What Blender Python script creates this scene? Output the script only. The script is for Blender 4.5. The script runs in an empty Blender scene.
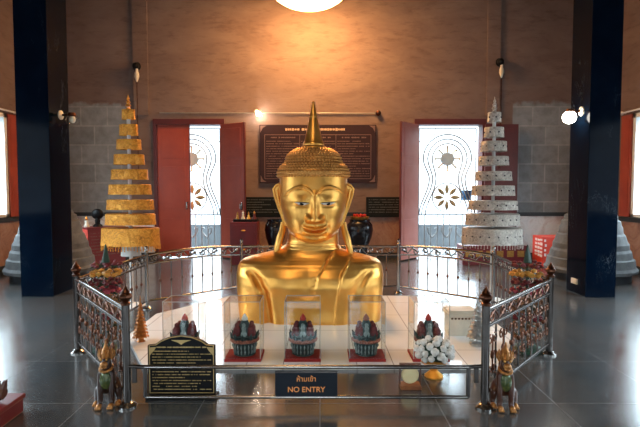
import bpy, bmesh, math, random
from mathutils import Vector, Matrix
random.seed(7)
PI = math.pi
SC = bpy.context.scene
COL = SC.collection

# ------------------------------------------------------------------ camera
FPX, CX, CY = 480.0, 320.0, 213.5
EYE = 1.45
PITCH = math.atan(23.5 / FPX)
cam_d = bpy.data.cameras.new('camera')
cam_d.sensor_width = 36.0
cam_d.lens = FPX / 640.0 * 36.0
cam_d.clip_start = 0.05
cam_d.clip_end = 300
cam = bpy.data.objects.new('camera', cam_d)
COL.objects.link(cam)
cam.location = (0, 0, EYE)
cam.rotation_euler = (PI / 2 - PITCH, 0, 0)
SC.camera = cam


def at(px, py, Y):
    """world point on the plane y = Y seen at a pixel of the photograph"""
    u, v = px - CX, CY - py
    c, s = math.cos(PITCH), math.sin(PITCH)
    d = (u, FPX * c + v * s, -FPX * s + v * c)
    t = Y / d[1]
    return Vector((d[0] * t, Y, EYE + d[2] * t))


def on_floor(px, py):
    u, v = px - CX, CY - py
    c, s = math.cos(PITCH), math.sin(PITCH)
    d = (u, FPX * c + v * s, -FPX * s + v * c)
    t = -EYE / d[2]
    return Vector((d[0] * t, d[1] * t, 0))


# ------------------------------------------------------------------ materials
def nodes_of(name):
    m = bpy.data.materials.new(name)
    m.use_nodes = True
    nt = m.node_tree
    b = nt.nodes['Principled BSDF']
    return m, nt, b


def coords(nt, scale=(1, 1, 1)):
    tc = nt.nodes.new('ShaderNodeTexCoord')
    mp = nt.nodes.new('ShaderNodeMapping')
    mp.inputs['Scale'].default_value = scale
    nt.links.new(tc.outputs['Object'], mp.inputs['Vector'])
    return mp.outputs['Vector']


def ramp(nt, fac, stops):
    r = nt.nodes.new('ShaderNodeValToRGB')
    el = r.color_ramp.elements
    while len(el) < len(stops):
        el.new(0.5)
    for e, (p, c) in zip(el, stops):
        e.position = p
        e.color = (c[0], c[1], c[2], 1)
    nt.links.new(fac, r.inputs['Fac'])
    return r.outputs['Color']


def noise(nt, vec, scale, detail=4, rough=0.6, dist=0.0):
    n = nt.nodes.new('ShaderNodeTexNoise')
    n.inputs['Scale'].default_value = scale
    n.inputs['Detail'].default_value = detail
    n.inputs['Roughness'].default_value = rough
    n.inputs['Distortion'].default_value = dist
    nt.links.new(vec, n.inputs['Vector'])
    return n.outputs['Fac']


def bump(nt, b, fac, strength=0.2, dist=0.01):
    bp = nt.nodes.new('ShaderNodeBump')
    bp.inputs['Strength'].default_value = strength
    bp.inputs['Distance'].default_value = dist
    nt.links.new(fac, bp.inputs['Height'])
    nt.links.new(bp.outputs['Normal'], b.inputs['Normal'])


def mat(name, c1, rough=0.5, metal=0.0, c2=None, scale=8.0, bmp=0.0, bscale=None, spec=None, coat=0.0, detail=4):
    m, nt, b = nodes_of(name)
    b.inputs['Roughness'].default_value = rough
    b.inputs['Metallic'].default_value = metal
    if spec is not None:
        b.inputs['Specular IOR Level'].default_value = spec
    b.inputs['Coat Weight'].default_value = coat
    v = coords(nt)
    if c2 is None:
        c2 = tuple(x * 0.8 for x in c1)
    f = noise(nt, v, scale, detail)
    col = ramp(nt, f, [(0.32, c1), (0.68, c2)])
    nt.links.new(col, b.inputs['Base Color'])
    if bmp:
        bump(nt, b, noise(nt, v, bscale or scale * 3, 3), bmp, 0.01)
    return m


def mixc(nt, fac, a, b_):
    mx = nt.nodes.new('ShaderNodeMix')
    mx.data_type = 'RGBA'
    for sock, val in ((mx.inputs['Factor'], fac), (mx.inputs['A'], a), (mx.inputs['B'], b_)):
        if isinstance(val, (int, float)):
            sock.default_value = val
        elif isinstance(val, tuple):
            sock.default_value = (val[0], val[1], val[2], 1)
        else:
            nt.links.new(val, sock)
    return mx.outputs['Result']


def mth(nt, op, a, b_=None, clamp=False):
    n = nt.nodes.new('ShaderNodeMath')
    n.operation = op
    n.use_clamp = clamp
    for i, val in enumerate((a, b_)):
        if val is None:
            continue
        if isinstance(val, (int, float)):
            n.inputs[i].default_value = val
        else:
            nt.links.new(val, n.inputs[i])
    return n.outputs[0]


def sepxyz(nt, vec):
    s = nt.nodes.new('ShaderNodeSeparateXYZ')
    nt.links.new(vec, s.inputs[0])
    return s.outputs


M = {}


def plaster(name, blocks=False):
    m, nt, b = nodes_of(name)
    b.inputs['Roughness'].default_value = 0.85
    v = coords(nt)
    n1 = noise(nt, coords(nt, (0.6, 0.6, 1.3)), 1.6, 6, 0.65, 0.6)
    n2 = noise(nt, coords(nt, (1, 1, 4)), 3.0, 6, 0.7)
    base = ramp(nt, n1, [(0.3, (0.140, 0.090, 0.074)), (0.7, (0.205, 0.143, 0.120))])
    st = ramp(nt, n2, [(0.30, (0.60, 0.52, 0.47)), (0.48, (1, 1, 1))])
    mul = nt.nodes.new('ShaderNodeMix')
    mul.data_type = 'RGBA'
    mul.blend_type = 'MULTIPLY'
    mul.inputs['Factor'].default_value = 0.6
    nt.links.new(base, mul.inputs['A'])
    nt.links.new(st, mul.inputs['B'])
    col = mul.outputs['Result']
    if blocks:
        # bare concrete blocks where the plaster has come off, low at both ends of the wall
        xyz = sepxyz(nt, v)
        ax = mth(nt, 'ABSOLUTE', xyz['X'])
        wob = mth(nt, 'MULTIPLY', mth(nt, 'SUBTRACT', noise(nt, v, 2.2, 4), 0.5), 0.5)
        mx = mth(nt, 'MULTIPLY', mth(nt, 'SUBTRACT', mth(nt, 'ADD', ax, mth(nt, 'MULTIPLY', wob, 0.12)), 4.05), 40, True)
        mz = mth(nt, 'MULTIPLY', mth(nt, 'SUBTRACT', 3.3, mth(nt, 'ADD', xyz['Z'], wob)), 14, True)
        mk = mth(nt, 'MULTIPLY', mx, mz)
        cmb = nt.nodes.new('ShaderNodeCombineXYZ')
        nt.links.new(xyz['X'], cmb.inputs['X'])
        nt.links.new(xyz['Z'], cmb.inputs['Y'])
        br = nt.nodes.new('ShaderNodeTexBrick')
        nt.links.new(cmb.outputs[0], br.inputs['Vector'])
        br.inputs['Scale'].default_value = 1.0
        br.inputs['Brick Width'].default_value = 0.56
        br.inputs['Row Height'].default_value = 0.40
        br.inputs['Mortar Size'].default_value = 0.018
        br.inputs['Mortar Smooth'].default_value = 0.4
        br.inputs['Color1'].default_value = (0.20, 0.215, 0.225, 1)
        br.inputs['Color2'].default_value = (0.29, 0.31, 0.32, 1)
        br.inputs['Mortar'].default_value = (0.34, 0.35, 0.35, 1)
        n3 = noise(nt, v, 6, 5)
        blk = nt.nodes.new('ShaderNodeMix')
        blk.data_type = 'RGBA'
        blk.blend_type = 'MULTIPLY'
        blk.inputs['Factor'].default_value = 0.7
        nt.links.new(br.outputs['Color'], blk.inputs['A'])
        nt.links.new(ramp(nt, n3, [(0.3, (0.6, 0.58, 0.55)), (0.6, (1, 1, 1))]), blk.inputs['B'])
        col = mixc(nt, mk, col, blk.outputs['Result'])
    nt.links.new(col, b.inputs['Base Color'])
    bump(nt, b, n2, 0.25, 0.02)
    return m


M['plaster'] = plaster('brown stained plaster', True)
M['plaster_side'] = plaster('brown plaster')


def floor_mat():
    m, nt, b = nodes_of('polished dark granite tiles')
    v = coords(nt)
    br = nt.nodes.new('ShaderNodeTexBrick')
    nt.links.new(v, br.inputs['Vector'])
    br.offset = 0.0
    br.inputs['Scale'].default_value = 1.0
    br.inputs['Brick Width'].default_value = 0.8
    br.inputs['Row Height'].default_value = 0.8
    br.inputs['Mortar Size'].default_value = 0.004
    br.inputs['Mortar Smooth'].default_value = 0.1
    br.inputs['Color1'].default_value = (0.047, 0.049, 0.050, 1)
    br.inputs['Color2'].default_value = (0.060, 0.062, 0.063, 1)
    br.inputs['Mortar'].default_value = (0.13, 0.13, 0.13, 1)
    f = noise(nt, v, 60, 4)
    sp = ramp(nt, f, [(0.35, (0.65, 0.65, 0.66)), (0.65, (1.25, 1.25, 1.22))])
    mx = nt.nodes.new('ShaderNodeMix')
    mx.data_type = 'RGBA'
    mx.blend_type = 'MULTIPLY'
    mx.inputs['Factor'].default_value = 1
    nt.links.new(br.outputs['Color'], mx.inputs['A'])
    nt.links.new(sp, mx.inputs['B'])
    nt.links.new(mx.outputs['Result'], b.inputs['Base Color'])
    r = ramp(nt, noise(nt, v, 2.5, 5, 0.7), [(0.3, (0.14,) * 3), (0.7, (0.24,) * 3)])
    nt.links.new(r, b.inputs['Roughness'])
    b.inputs['Specular IOR Level'].default_value = 1.0
    b.inputs['IOR'].default_value = 1.75
    bump(nt, b, noise(nt, v, 3.0, 2), 0.03, 0.01)
    return m


M['floor'] = floor_mat()


def tile_mat():
    m, nt, b = nodes_of('white floor tiles')
    v = coords(nt)
    br = nt.nodes.new('ShaderNodeTexBrick')
    nt.links.new(v, br.inputs['Vector'])
    br.offset = 0.0
    br.inputs['Scale'].default_value = 1.0
    br.inputs['Brick Width'].default_value = 0.3
    br.inputs['Row Height'].default_value = 0.6
    br.inputs['Mortar Size'].default_value = 0.004
    br.inputs['Color1'].default_value = (0.86, 0.86, 0.85, 1)
    br.inputs['Color2'].default_value = (0.82, 0.82, 0.81, 1)
    br.inputs['Mortar'].default_value = (0.34, 0.33, 0.32, 1)
    nt.links.new(br.outputs['Color'], b.inputs['Base Color'])
    b.inputs['Roughness'].default_value = 0.12
    return m


M['tile'] = tile_mat()


def granite_black():
    m, nt, b = nodes_of('polished black granite')
    v = coords(nt, (1, 1, 0.35))
    n1 = noise(nt, v, 2.0, 8, 0.7, 1.5)
    # thin pale veins
    band = mth(nt, 'ABSOLUTE', mth(nt, 'SUBTRACT', n1, 0.56))
    vein = mth(nt, 'SUBTRACT', 1.0, mth(nt, 'MULTIPLY', band, 260), True)
    gate = mth(nt, 'MULTIPLY', mth(nt, 'SUBTRACT', noise(nt, coords(nt), 1.3, 2), 0.52), 9, True)
    vein = mth(nt, 'MULTIPLY', vein, mth(nt, 'MULTIPLY', gate, 0.3))
    cl = ramp(nt, noise(nt, coords(nt), 3, 5), [(0.4, (0.0006, 0.0035, 0.010)), (0.75, (0.002, 0.007, 0.016))])
    nt.links.new(mixc(nt, vein, cl, (0.35, 0.4, 0.43)), b.inputs['Base Color'])
    b.inputs['Roughness'].default_value = 0.12
    b.inputs['Specular IOR Level'].default_value = 0.06
    return m


M['granite'] = granite_black()


def marble():
    m, nt, b = nodes_of('mottled pink and grey marble')
    v = coords(nt)
    n1 = noise(nt, v, 2.6, 8, 0.7, 1.2)
    c = ramp(nt, n1, [(0.28, (0.38, 0.23, 0.18)), (0.42, (0.58, 0.50, 0.46)), (0.55, (0.70, 0.69, 0.67)), (0.7, (0.58, 0.57, 0.55))])
    nt.links.new(c, b.inputs['Base Color'])
    b.inputs['Roughness'].default_value = 0.35
    return m


M['marble'] = marble()


def marble_brown():
    m, nt, b = nodes_of('mottled brown marble')
    v = coords(nt)
    n1 = noise(nt, v, 3.2, 8, 0.7, 1.2)
    c = ramp(nt, n1, [(0.3, (0.17, 0.085, 0.06)), (0.5, (0.30, 0.17, 0.12)), (0.7, (0.38, 0.27, 0.21))])
    nt.links.new(c, b.inputs['Base Color'])
    b.inputs['Roughness'].default_value = 0.35
    return m


M['marble_brown'] = marble_brown()
M['dark_trim'] = mat('dark stone trim', (0.02, 0.024, 0.028), 0.3)
M['ceiling'] = mat('dark ceiling paint', (0.06, 0.045, 0.038), 0.9)


def gold():
    m, nt, b = nodes_of('polished gold leaf')
    v = coords(nt)
    n1 = noise(nt, v, 5, 6, 0.65)
    c = ramp(nt, n1, [(0.3, (0.88, 0.42, 0.085)), (0.7, (0.95, 0.53, 0.14))])
    nt.links.new(c, b.inputs['Base Color'])
    b.inputs['Metallic'].default_value = 1.0
    nt.links.new(ramp(nt, noise(nt, v, 9, 6, 0.7), [(0.3, (0.33,) * 3), (0.7, (0.43,) * 3)]), b.inputs['Roughness'])
    bump(nt, b, noise(nt, v, 4, 3), 0.035, 0.02)
    return m


M['gold'] = gold()
M['gold_hair'] = mat('gold curls', (0.74, 0.38, 0.11), 0.42, 0.85, (0.58, 0.28, 0.08), 12)
M['gold_dull'] = mat('old gold paint', (0.62, 0.34, 0.09), 0.42, 0.85, (0.4, 0.2, 0.05), 20)
M['gold_bright'] = mat('bright gold lacquer', (0.95, 0.5, 0.10), 0.35, 0.8, (0.85, 0.36, 0.05), 18)
M['gold_orange'] = mat('orange gold foil', (0.62, 0.25, 0.06), 0.4, 0.5, (0.42, 0.14, 0.03), 25)
M['eye_white'] = mat('shell eye white', (0.86, 0.84, 0.78), 0.25)
M['black'] = mat('black lacquer', (0.004, 0.004, 0.005), 0.45, 0, None, 8.0, 0, None, 0.2)
M['door_red'] = mat('red painted door wood', (0.36, 0.066, 0.034), 0.33, 0, (0.29, 0.048, 0.026), 3, 0.06)
M['door_frame'] = mat('dark red door frame', (0.10, 0.012, 0.010), 0.45, 0, (0.075, 0.01, 0.008), 4)
M['door_red_lit'] = mat('red door wood with painted daylight sheen', (0.56, 0.21, 0.165), 0.28, 0, (0.50, 0.16, 0.12), 3)  # paler copy of the door red: daylight sheen painted into the colour
M['white_paint'] = mat('white paint', (0.8, 0.8, 0.78), 0.45)
M['cream'] = mat('cream paint', (0.78, 0.73, 0.6), 0.5)
M['steel'] = mat('dark polished steel', (0.095, 0.082, 0.076), 0.24, 1.0, (0.06, 0.052, 0.048), 10)
M['steel_light'] = mat('bright polished steel', (0.32, 0.30, 0.285), 0.2, 1.0, (0.25, 0.235, 0.22), 10)
M['copper'] = mat('dark copper', (0.15, 0.06, 0.035), 0.33, 1.0, (0.07, 0.03, 0.018), 20)
M['iron'] = mat('thin grey iron', (0.30, 0.30, 0.29), 0.5, 0.5)
M['bronze'] = mat('bronze petals', (0.55, 0.42, 0.22), 0.4, 0.2, (0.40, 0.30, 0.15), 10)
M['blue_disc'] = mat('blue grey enamel', (0.45, 0.62, 0.75), 0.4, 0.0, (0.55, 0.68, 0.78), 14)
M['blue'] = mat('blue plastic', (0.03, 0.13, 0.30), 0.4)
M['maroon'] = mat('dark maroon board', (0.028, 0.009, 0.011), 0.5, 0, (0.020, 0.007, 0.009), 3, 0, None, 0.3)
M['letter_pale'] = mat('faded pale lettering', (0.17, 0.10, 0.085), 0.6)
M['letter_title'] = mat('pale gold title lettering', (0.60, 0.42, 0.25), 0.5)
M['teal_board'] = mat('black slate board', (0.006, 0.009, 0.010), 0.6, 0, None, 8.0, 0, None, 0.2)
M['letter_dim'] = mat('dim grey lettering', (0.09, 0.10, 0.10), 0.6)
M['letter_gold'] = mat('gold lettering', (0.62, 0.44, 0.18), 0.4, 0.3)
M['letter_orange'] = mat('orange lettering', (0.85, 0.32, 0.09), 0.5)
M['sign_black'] = mat('dark navy plastic', (0.008, 0.012, 0.020), 0.5, 0, None, 8.0, 0, None, 0.25)
M['red_cabinet'] = mat('red lacquer cabinet', (0.16, 0.012, 0.016), 0.35, 0, (0.12, 0.009, 0.012), 4)
M['red_bright'] = mat('bright red paint', (0.62, 0.055, 0.03), 0.4, 0, (0.55, 0.045, 0.025), 5)
M['red_coral'] = mat('coral red paint', (0.70, 0.085, 0.06), 0.45)
M['red_felt'] = mat('red felt', (0.34, 0.018, 0.012), 0.8, 0, (0.26, 0.012, 0.01), 40)
M['grey_stone'] = mat('grey weathered stone', (0.115, 0.12, 0.12), 0.8, 0, (0.055, 0.058, 0.062), 6, 0.3)
M['urn'] = mat('black glazed clay', (0.008, 0.009, 0.014), 0.25)
M['teal_glaze'] = mat('dark teal glaze', (0.012, 0.035, 0.036), 0.3, 0, (0.03, 0.06, 0.06), 40)
M['pale_glaze'] = mat('pale grey green glaze', (0.25, 0.32, 0.31), 0.35, 0, (0.15, 0.21, 0.20), 40)
M['rose_glaze'] = mat('rose brown beads', (0.38, 0.13, 0.085), 0.5, 0, (0.25, 0.08, 0.05), 60)
M['crimson'] = mat('crimson figurine paint', (0.17, 0.02, 0.022), 0.5, 0, (0.08, 0.012, 0.014), 50)
M['red_tip'] = mat('scarlet paint', (0.5, 0.03, 0.02), 0.4)
M['petal'] = mat('white petals', (0.82, 0.80, 0.76), 0.6, 0, (0.62, 0.60, 0.55), 60)
M['leaf'] = mat('dark green leaves', (0.008, 0.035, 0.02), 0.5, 0, (0.015, 0.05, 0.025), 30)
M['flower_red'] = mat('dark red blossoms', (0.20, 0.015, 0.02), 0.6, 0, (0.10, 0.01, 0.015), 40)
M['flower_pink'] = mat('rose blossoms', (0.42, 0.05, 0.08), 0.6, 0, (0.25, 0.03, 0.05), 40)
M['flower_orange'] = mat('orange blossoms', (0.70, 0.24, 0.03), 0.6, 0, (0.50, 0.30, 0.05), 40)
M['flower_brown'] = mat('brown gold blossoms', (0.25, 0.11, 0.04), 0.5, 0.2, (0.12, 0.05, 0.025), 40)
M['mosaic'] = mat('green glass mosaic', (0.015, 0.045, 0.018), 0.2, 0.2, (0.10, 0.10, 0.025), 60)
M['lion_gold'] = mat('darkened gold lacquer', (0.48, 0.21, 0.05), 0.36, 0.5, (0.22, 0.085, 0.025), 60)
M['lion_brown'] = mat('dark brown lacquer', (0.018, 0.008, 0.007), 0.3, 0.15, (0.05, 0.02, 0.010), 40)
M['lion_red'] = mat('red brown lacquer', (0.045, 0.011, 0.008), 0.3, 0.1, (0.08, 0.028, 0.010), 40)
M['wood'] = mat('orange brown carved wood', (0.34, 0.12, 0.035), 0.5, 0, (0.20, 0.06, 0.02), 20)
M['wood_dark'] = mat('dark carved wood', (0.10, 0.035, 0.02), 0.5, 0, (0.06, 0.02, 0.012), 20)
M['socket'] = mat('ivory plastic', (0.75, 0.72, 0.6), 0.4)
M['cloth_white'] = mat('white cloth', (0.75, 0.75, 0.73), 0.8)
M['ground'] = mat('pale concrete ground', (0.10, 0.105, 0.11), 0.8)
M['out_wall'] = mat('grey streaked concrete', (0.085, 0.092, 0.097), 0.85, 0, (0.045, 0.049, 0.053), 2.5)
M['out_white'] = mat('white outside wall', (0.85, 0.85, 0.84), 0.8)
M['disc_cream'] = mat('cream round plate', (0.80, 0.72, 0.42), 0.4, 0, (0.72, 0.6, 0.32), 12)


def sheet(name, c1, c2, c3, rough, metal, bs):
    m, nt, b = nodes_of(name)
    v = coords(nt)
    n1 = noise(nt, v, 17, 5, 0.7, 1.6)
    nt.links.new(ramp(nt, n1, [(0.3, c1), (0.5, c2), (0.68, c3)]), b.inputs['Base Color'])
    b.inputs['Roughness'].default_value = rough
    b.inputs['Metallic'].default_value = metal
    bump(nt, b, n1, bs, 0.02)
    return m


M['gold_sheet'] = sheet('embossed gold cloth', (0.42, 0.13, 0.01), (0.82, 0.34, 0.035), (1.0, 0.52, 0.09), 0.35, 0.45, 1.0)
M['silver_sheet'] = sheet('embossed silver cloth', (0.22, 0.19, 0.165), (0.50, 0.45, 0.39), (0.72, 0.67, 0.60), 0.4, 0.25, 1.0)
M['silver'] = mat('tarnished silver foil', (0.62, 0.62, 0.60), 0.3, 0.7, (0.42, 0.42, 0.42), 30)
M['gem'] = mat('dark glass gems', (0.05, 0.04, 0.06), 0.2)


def acrylic():
    m = bpy.data.materials.new('clear acrylic')
    m.use_nodes = True
    nt = m.node_tree
    nt.nodes.clear()
    o = nt.nodes.new('ShaderNodeOutputMaterial')
    t = nt.nodes.new('ShaderNodeBsdfTransparent')
    t.inputs['Color'].default_value = (0.985, 0.993, 0.99, 1)
    g = nt.nodes.new('ShaderNodeBsdfGlossy')
    g.inputs['Roughness'].default_value = 0.03
    lw = nt.nodes.new('ShaderNodeLayerWeight')
    lw.inputs['Blend'].default_value = 0.5
    pw = mth(nt, 'POWER', lw.outputs['Facing'], 4.0)
    fr = mth(nt, 'ADD', mth(nt, 'MULTIPLY', pw, 0.6), 0.025, True)
    mx = nt.nodes.new('ShaderNodeMixShader')
    nt.links.new(fr, mx.inputs[0])
    nt.links.new(t.outputs[0], mx.inputs[1])
    nt.links.new(g.outputs[0], mx.inputs[2])
    nt.links.new(mx.outputs[0], o.inputs['Surface'])
    return m


M['acrylic'] = acrylic()
M['edge'] = mat('frosted acrylic edge', (0.45, 0.44, 0.41), 0.3)


def emit(name, c, s):
    m, nt, b = nodes_of(name)
    b.inputs['Base Color'].default_value = (c[0], c[1], c[2], 1)
    b.inputs['Emission Color'].default_value = (c[0], c[1], c[2], 1)
    b.inputs['Emission Strength'].default_value = s
    v = coords(nt)
    nt.links.new(ramp(nt, noise(nt, v, 3), [(0.3, c), (0.7, tuple(x * 0.96 for x in c))]), b.inputs['Emission Color'])
    return m


M['lamp_glow'] = emit('glowing lamp bowl', (1.0, 0.50, 0.17), 60.0)
M['added_lamp_glow'] = emit('glowing bowl of added lamp', (1.0, 0.72, 0.42), 10.0)  # only for the added lamp out of view
M['globe_glow'] = emit('glowing glass globe', (1.0, 0.93, 0.82), 26.0)
M['spot_glow'] = emit('glowing small bulb', (1.0, 0.78, 0.58), 190.0)


# ------------------------------------------------------------------ mesh builder
class MB:
    def __init__(self):
        self.bm = bmesh.new()

    def box(self, c, size, rotz=0.0, bev=0.0, rot=None):
        r = bmesh.ops.create_cube(self.bm, size=1.0)
        vs = r['verts']
        bmesh.ops.scale(self.bm, vec=Vector(size), verts=vs)
        if bev:
            es = list({e for v in vs for e in v.link_edges})
            q = bmesh.ops.bevel(self.bm, geom=es, offset=bev, segments=2, affect='EDGES', profile=0.5)
            vs = list({v for f in q['faces'] for v in f.verts} | {v for v in vs if v.is_valid})
        if rot is not None:
            bmesh.ops.rotate(self.bm, cent=(0, 0, 0), matrix=rot, verts=vs)
        elif rotz:
            bmesh.ops.rotate(self.bm, cent=(0, 0, 0), matrix=Matrix.Rotation(rotz, 3, 'Z'), verts=vs)
        bmesh.ops.translate(self.bm, vec=Vector(c), verts=vs)
        return self

    def span(self, a, b, bev=0.0):
        a, b = Vector(a), Vector(b)
        return self.box((a + b) / 2, [abs(x) for x in (b - a)], 0, bev)

    def ball(self, c, r, seg=12, rings=8, sc=(1, 1, 1)):
        q = bmesh.ops.create_uvsphere(self.bm, u_segments=seg, v_segments=rings, radius=1.0)
        bmesh.ops.scale(self.bm, vec=Vector((r * sc[0], r * sc[1], r * sc[2])), verts=q['verts'])
        bmesh.ops.translate(self.bm, vec=Vector(c), verts=q['verts'])
        return self

    def blob(self, c, r, sub=1, sc=(1, 1, 1), jit=0.0):
        q = bmesh.ops.create_icosphere(self.bm, subdivisions=sub, radius=1.0)
        for v in q['verts']:
            k = 1 + random.uniform(-jit, jit)
            v.co = Vector((v.co.x * r * sc[0] * k, v.co.y * r * sc[1] * k, v.co.z * r * sc[2] * k)) + Vector(c)
        return self

    def lathe(self, prof, seg=24, c=(0, 0, 0), wave=None, sc=(1, 1)):
        """prof: (radius, z) list; wave(angle, i) scales the radius"""
        c = Vector(c)
        rings = []
        for i, (r, z) in enumerate(prof):
            ring = []
            for k in range(seg):
                a = 2 * PI * k / seg
                rr = max(r, 1e-4) * (wave(a, i) if wave else 1)
                ring.append(self.bm.verts.new(c + Vector((rr * math.cos(a) * sc[0], rr * math.sin(a) * sc[1], z))))
            rings.append(ring)
        for A, B in zip(rings, rings[1:]):
            for k in range(seg):
                self.bm.faces.new((A[k], A[(k + 1) % seg], B[(k + 1) % seg], B[k]))
        self.bm.faces.new(rings[0][::-1])
        self.bm.faces.new(rings[-1])
        return self

    def tube(self, pts, r, seg=8, closed=False):
        pts = [Vector(p) for p in pts]
        n = len(pts)
        rs = r if isinstance(r, (list, tuple)) else [r] * n
        tang = []
        for i in range(n):
            if closed:
                t = pts[(i + 1) % n] - pts[i - 1]
            else:
                t = pts[min(i + 1, n - 1)] - pts[max(i - 1, 0)]
            tang.append(t.normalized() if t.length > 1e-9 else Vector((0, 0, 1)))
        up = Vector((0, 0, 1)) if abs(tang[0].z) < 0.9 else Vector((1, 0, 0))
        nrm = tang[0].cross(up).normalized()
        rings = []
        for i in range(n):
            t = tang[i]
            nrm = (nrm - t * nrm.dot(t))
            nrm = nrm.normalized() if nrm.length > 1e-6 else t.orthogonal().normalized()
            bn = t.cross(nrm)
            ring = []
            for k in range(seg):
                a = 2 * PI * k / seg
                ring.append(self.bm.verts.new(pts[i] + (nrm * math.cos(a) + bn * math.sin(a)) * rs[i]))
            rings.append(ring)
        rg = range(n if closed else n - 1)
        for i in rg:
            A, B = rings[i], rings[(i + 1) % n]
            for k in range(seg):
                self.bm.faces.new((A[k], A[(k + 1) % seg], B[(k + 1) % seg], B[k]))
        if not closed:
            self.bm.faces.new(rings[0][::-1])
            self.bm.faces.new(rings[-1])
        return self

    def prism(self, poly, y0, y1):
        """poly in (x, z), extruded along y"""
        A = [self.bm.verts.new((x, y0, z)) for x, z in poly]
        B = [self.bm.verts.new((x, y1, z)) for x, z in poly]
        n = len(poly)
        self.bm.faces.new(A)
        self.bm.faces.new(B[::-1])
        for k in range(n):
            self.bm.faces.new((A[k], B[k], B[(k + 1) % n], A[(k + 1) % n]))
        return self

    def slab(self, poly, z0, z1):
        A = [self.bm.verts.new((x, y, z0)) for x, y in poly]
        B = [self.bm.verts.new((x, y, z1)) for x, y in poly]
        n = len(poly)
        self.bm.faces.new(A[::-1])
        self.bm.faces.new(B)
        for k in range(n):
            self.bm.faces.new((A[k], A[(k + 1) % n], B[(k + 1) % n], B[k]))
        return self

    def grid(self, rows, closed=False):
        V = [[self.bm.verts.new(p) for p in r] for r in rows]
        for a, b in zip(V, V[1:]):
            n = len(a)
            for k in range(n if closed else n - 1):
                self.bm.faces.new((a[k], a[(k + 1) % n], b[(k + 1) % n], b[k]))
        return V

    def shift(self, f):
        for v in self.bm.verts:
            v.co = Vector(f(v.co))
        return self

    def build(self, name, m, parent=None, loc=(0, 0, 0), rotz=0.0, smooth=True, ang=40):
        bmesh.ops.recalc_face_normals(self.bm, faces=self.bm.faces[:])
        me = bpy.data.meshes.new(name)
        self.bm.to_mesh(me)
        self.bm.free()
        if smooth:
            for p in me.polygons:
                p.use_smooth = True
            try:
                me.set_sharp_from_angle(angle=math.radians(ang))
            except Exception:
                pass
        me.materials.append(M[m] if isinstance(m, str) else m)
        o = bpy.data.objects.new(name, me)
        COL.objects.link(o)
        o.location = loc
        o.rotation_euler = (0, 0, rotz)
        if parent:
            o.parent = parent
        return o


def tag(o, label, cat, group=None):
    o['label'] = label
    o['category'] = cat
    if group:
        o['group'] = group
    return o


def thing(name, label, cat, loc=(0, 0, 0), rotz=0.0, group=None):
    o = bpy.data.objects.new(name, None)
    o.empty_display_size = 0.1
    COL.objects.link(o)
    o.location = loc
    o.rotation_euler = (0, 0, rotz)
    return tag(o, label, cat, group)


def struct(o):
    o['kind'] = 'structure'
    return o


def dup(root, loc, rotz, label):
    r = root.copy()
    COL.objects.link(r)
    r.location = loc
    r.rotation_euler = (0, 0, rotz)
    r['label'] = label
    for ch in list(root.children):
        c = ch.copy()
        COL.objects.link(c)
        c.parent = r
        for g in ch.children:
            d = g.copy()
            COL.objects.link(d)
            d.parent = c
    return r


def text_obj(s, size, name, m, parent, loc, rot=(PI / 2, 0, 0), bold=0.0):
    cu = bpy.data.curves.new(name, 'FONT')
    cu.body = s
    cu.size = size
    cu.align_x = 'CENTER'
    cu.align_y = 'CENTER'
    cu.extrude = 0.0006
    cu.offset = bold
    tmp = bpy.data.objects.new(name, cu)
    COL.objects.link(tmp)
    dg = bpy.context.evaluated_depsgraph_get()
    me = bpy.data.meshes.new_from_object(tmp.evaluated_get(dg))
    me.name = name
    bpy.data.objects.remove(tmp)
    bpy.data.curves.remove(cu)
    me.materials.clear()
    me.materials.append(M[m])
    o = bpy.data.objects.new(name, me)
    COL.objects.link(o)
    o.location = loc
    o.rotation_euler = rot
    o.parent = parent
    return o


def lerp_table(tab, z):
    if z <= tab[0][0]:
        return tab[0][1:]
    for A, B in zip(tab, tab[1:]):
        if z <= B[0]:
            t = (z - A[0]) / (B[0] - A[0])
            t = t * t * (3 - 2 * t) * 0.35 + t * 0.65
            return tuple(a + (b - a) * t for a, b in zip(A[1:], B[1:]))
    return tab[-1][1:]


def sstep(a, b, x):
    t = min(1.0, max(0.0, (x - a) / (b - a)))
    return t * t * (3 - 2 * t)


def script_rows(mb, x0, x1, z_top, z_bot, rows, y, gh, dens=0.75, th=0.002, centre=False):
    """rows of small unreadable letter strokes on a board facing -Y"""
    pitch = (z_top - z_bot) / rows
    for i in range(rows):
        z = z_top - pitch * (i + 0.5)
        a, b = x0, x1
        if centre:
            k = random.uniform(0.0, 0.12) * (x1 - x0)
            a, b = x0 + k, x1 - k
        elif random.random() < 0.25:
            b = x0 + (x1 - x0) * random.uniform(0.45, 0.9)
        x = a
        while x < b:
            w = gh * random.uniform(0.35, 0.9)
            if random.random() < dens:
                h = gh * random.uniform(0.6, 1.0)
                mb.box((x + w / 2, y, z), (w * 0.8, th, h * 0.7))
            x += w


# ------------------------------------------------------------------ room
XW, YB, YF, ZC = 5.6, 10.2, -4.5, 6.4
TH = 0.25
# floor
struct(MB().span((-XW - TH, YF - TH, -0.2), (XW + TH, YB + TH, 0)).build('floor', 'floor', smooth=False))
struct(MB().span((-XW - TH, YF - TH, ZC), (XW + TH, YB + TH, ZC + 0.2)).build('ceiling', 'ceiling', smooth=False))
LD = (-3.44, -2.08)
RD = (2.06, 3.42)
DZ = 2.92
# back wall with two door openings
w = MB()
for a, b in ((-XW - TH, LD[0]), (LD[1], RD[0]), (RD[1], XW + TH)):
    w.span((a, YB, 0), (b, YB + TH, DZ))
w.span((-XW - TH, YB, DZ), (XW + TH, YB + TH, ZC))
struct(w.build('wall_back', 'plaster', smooth=False))
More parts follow.
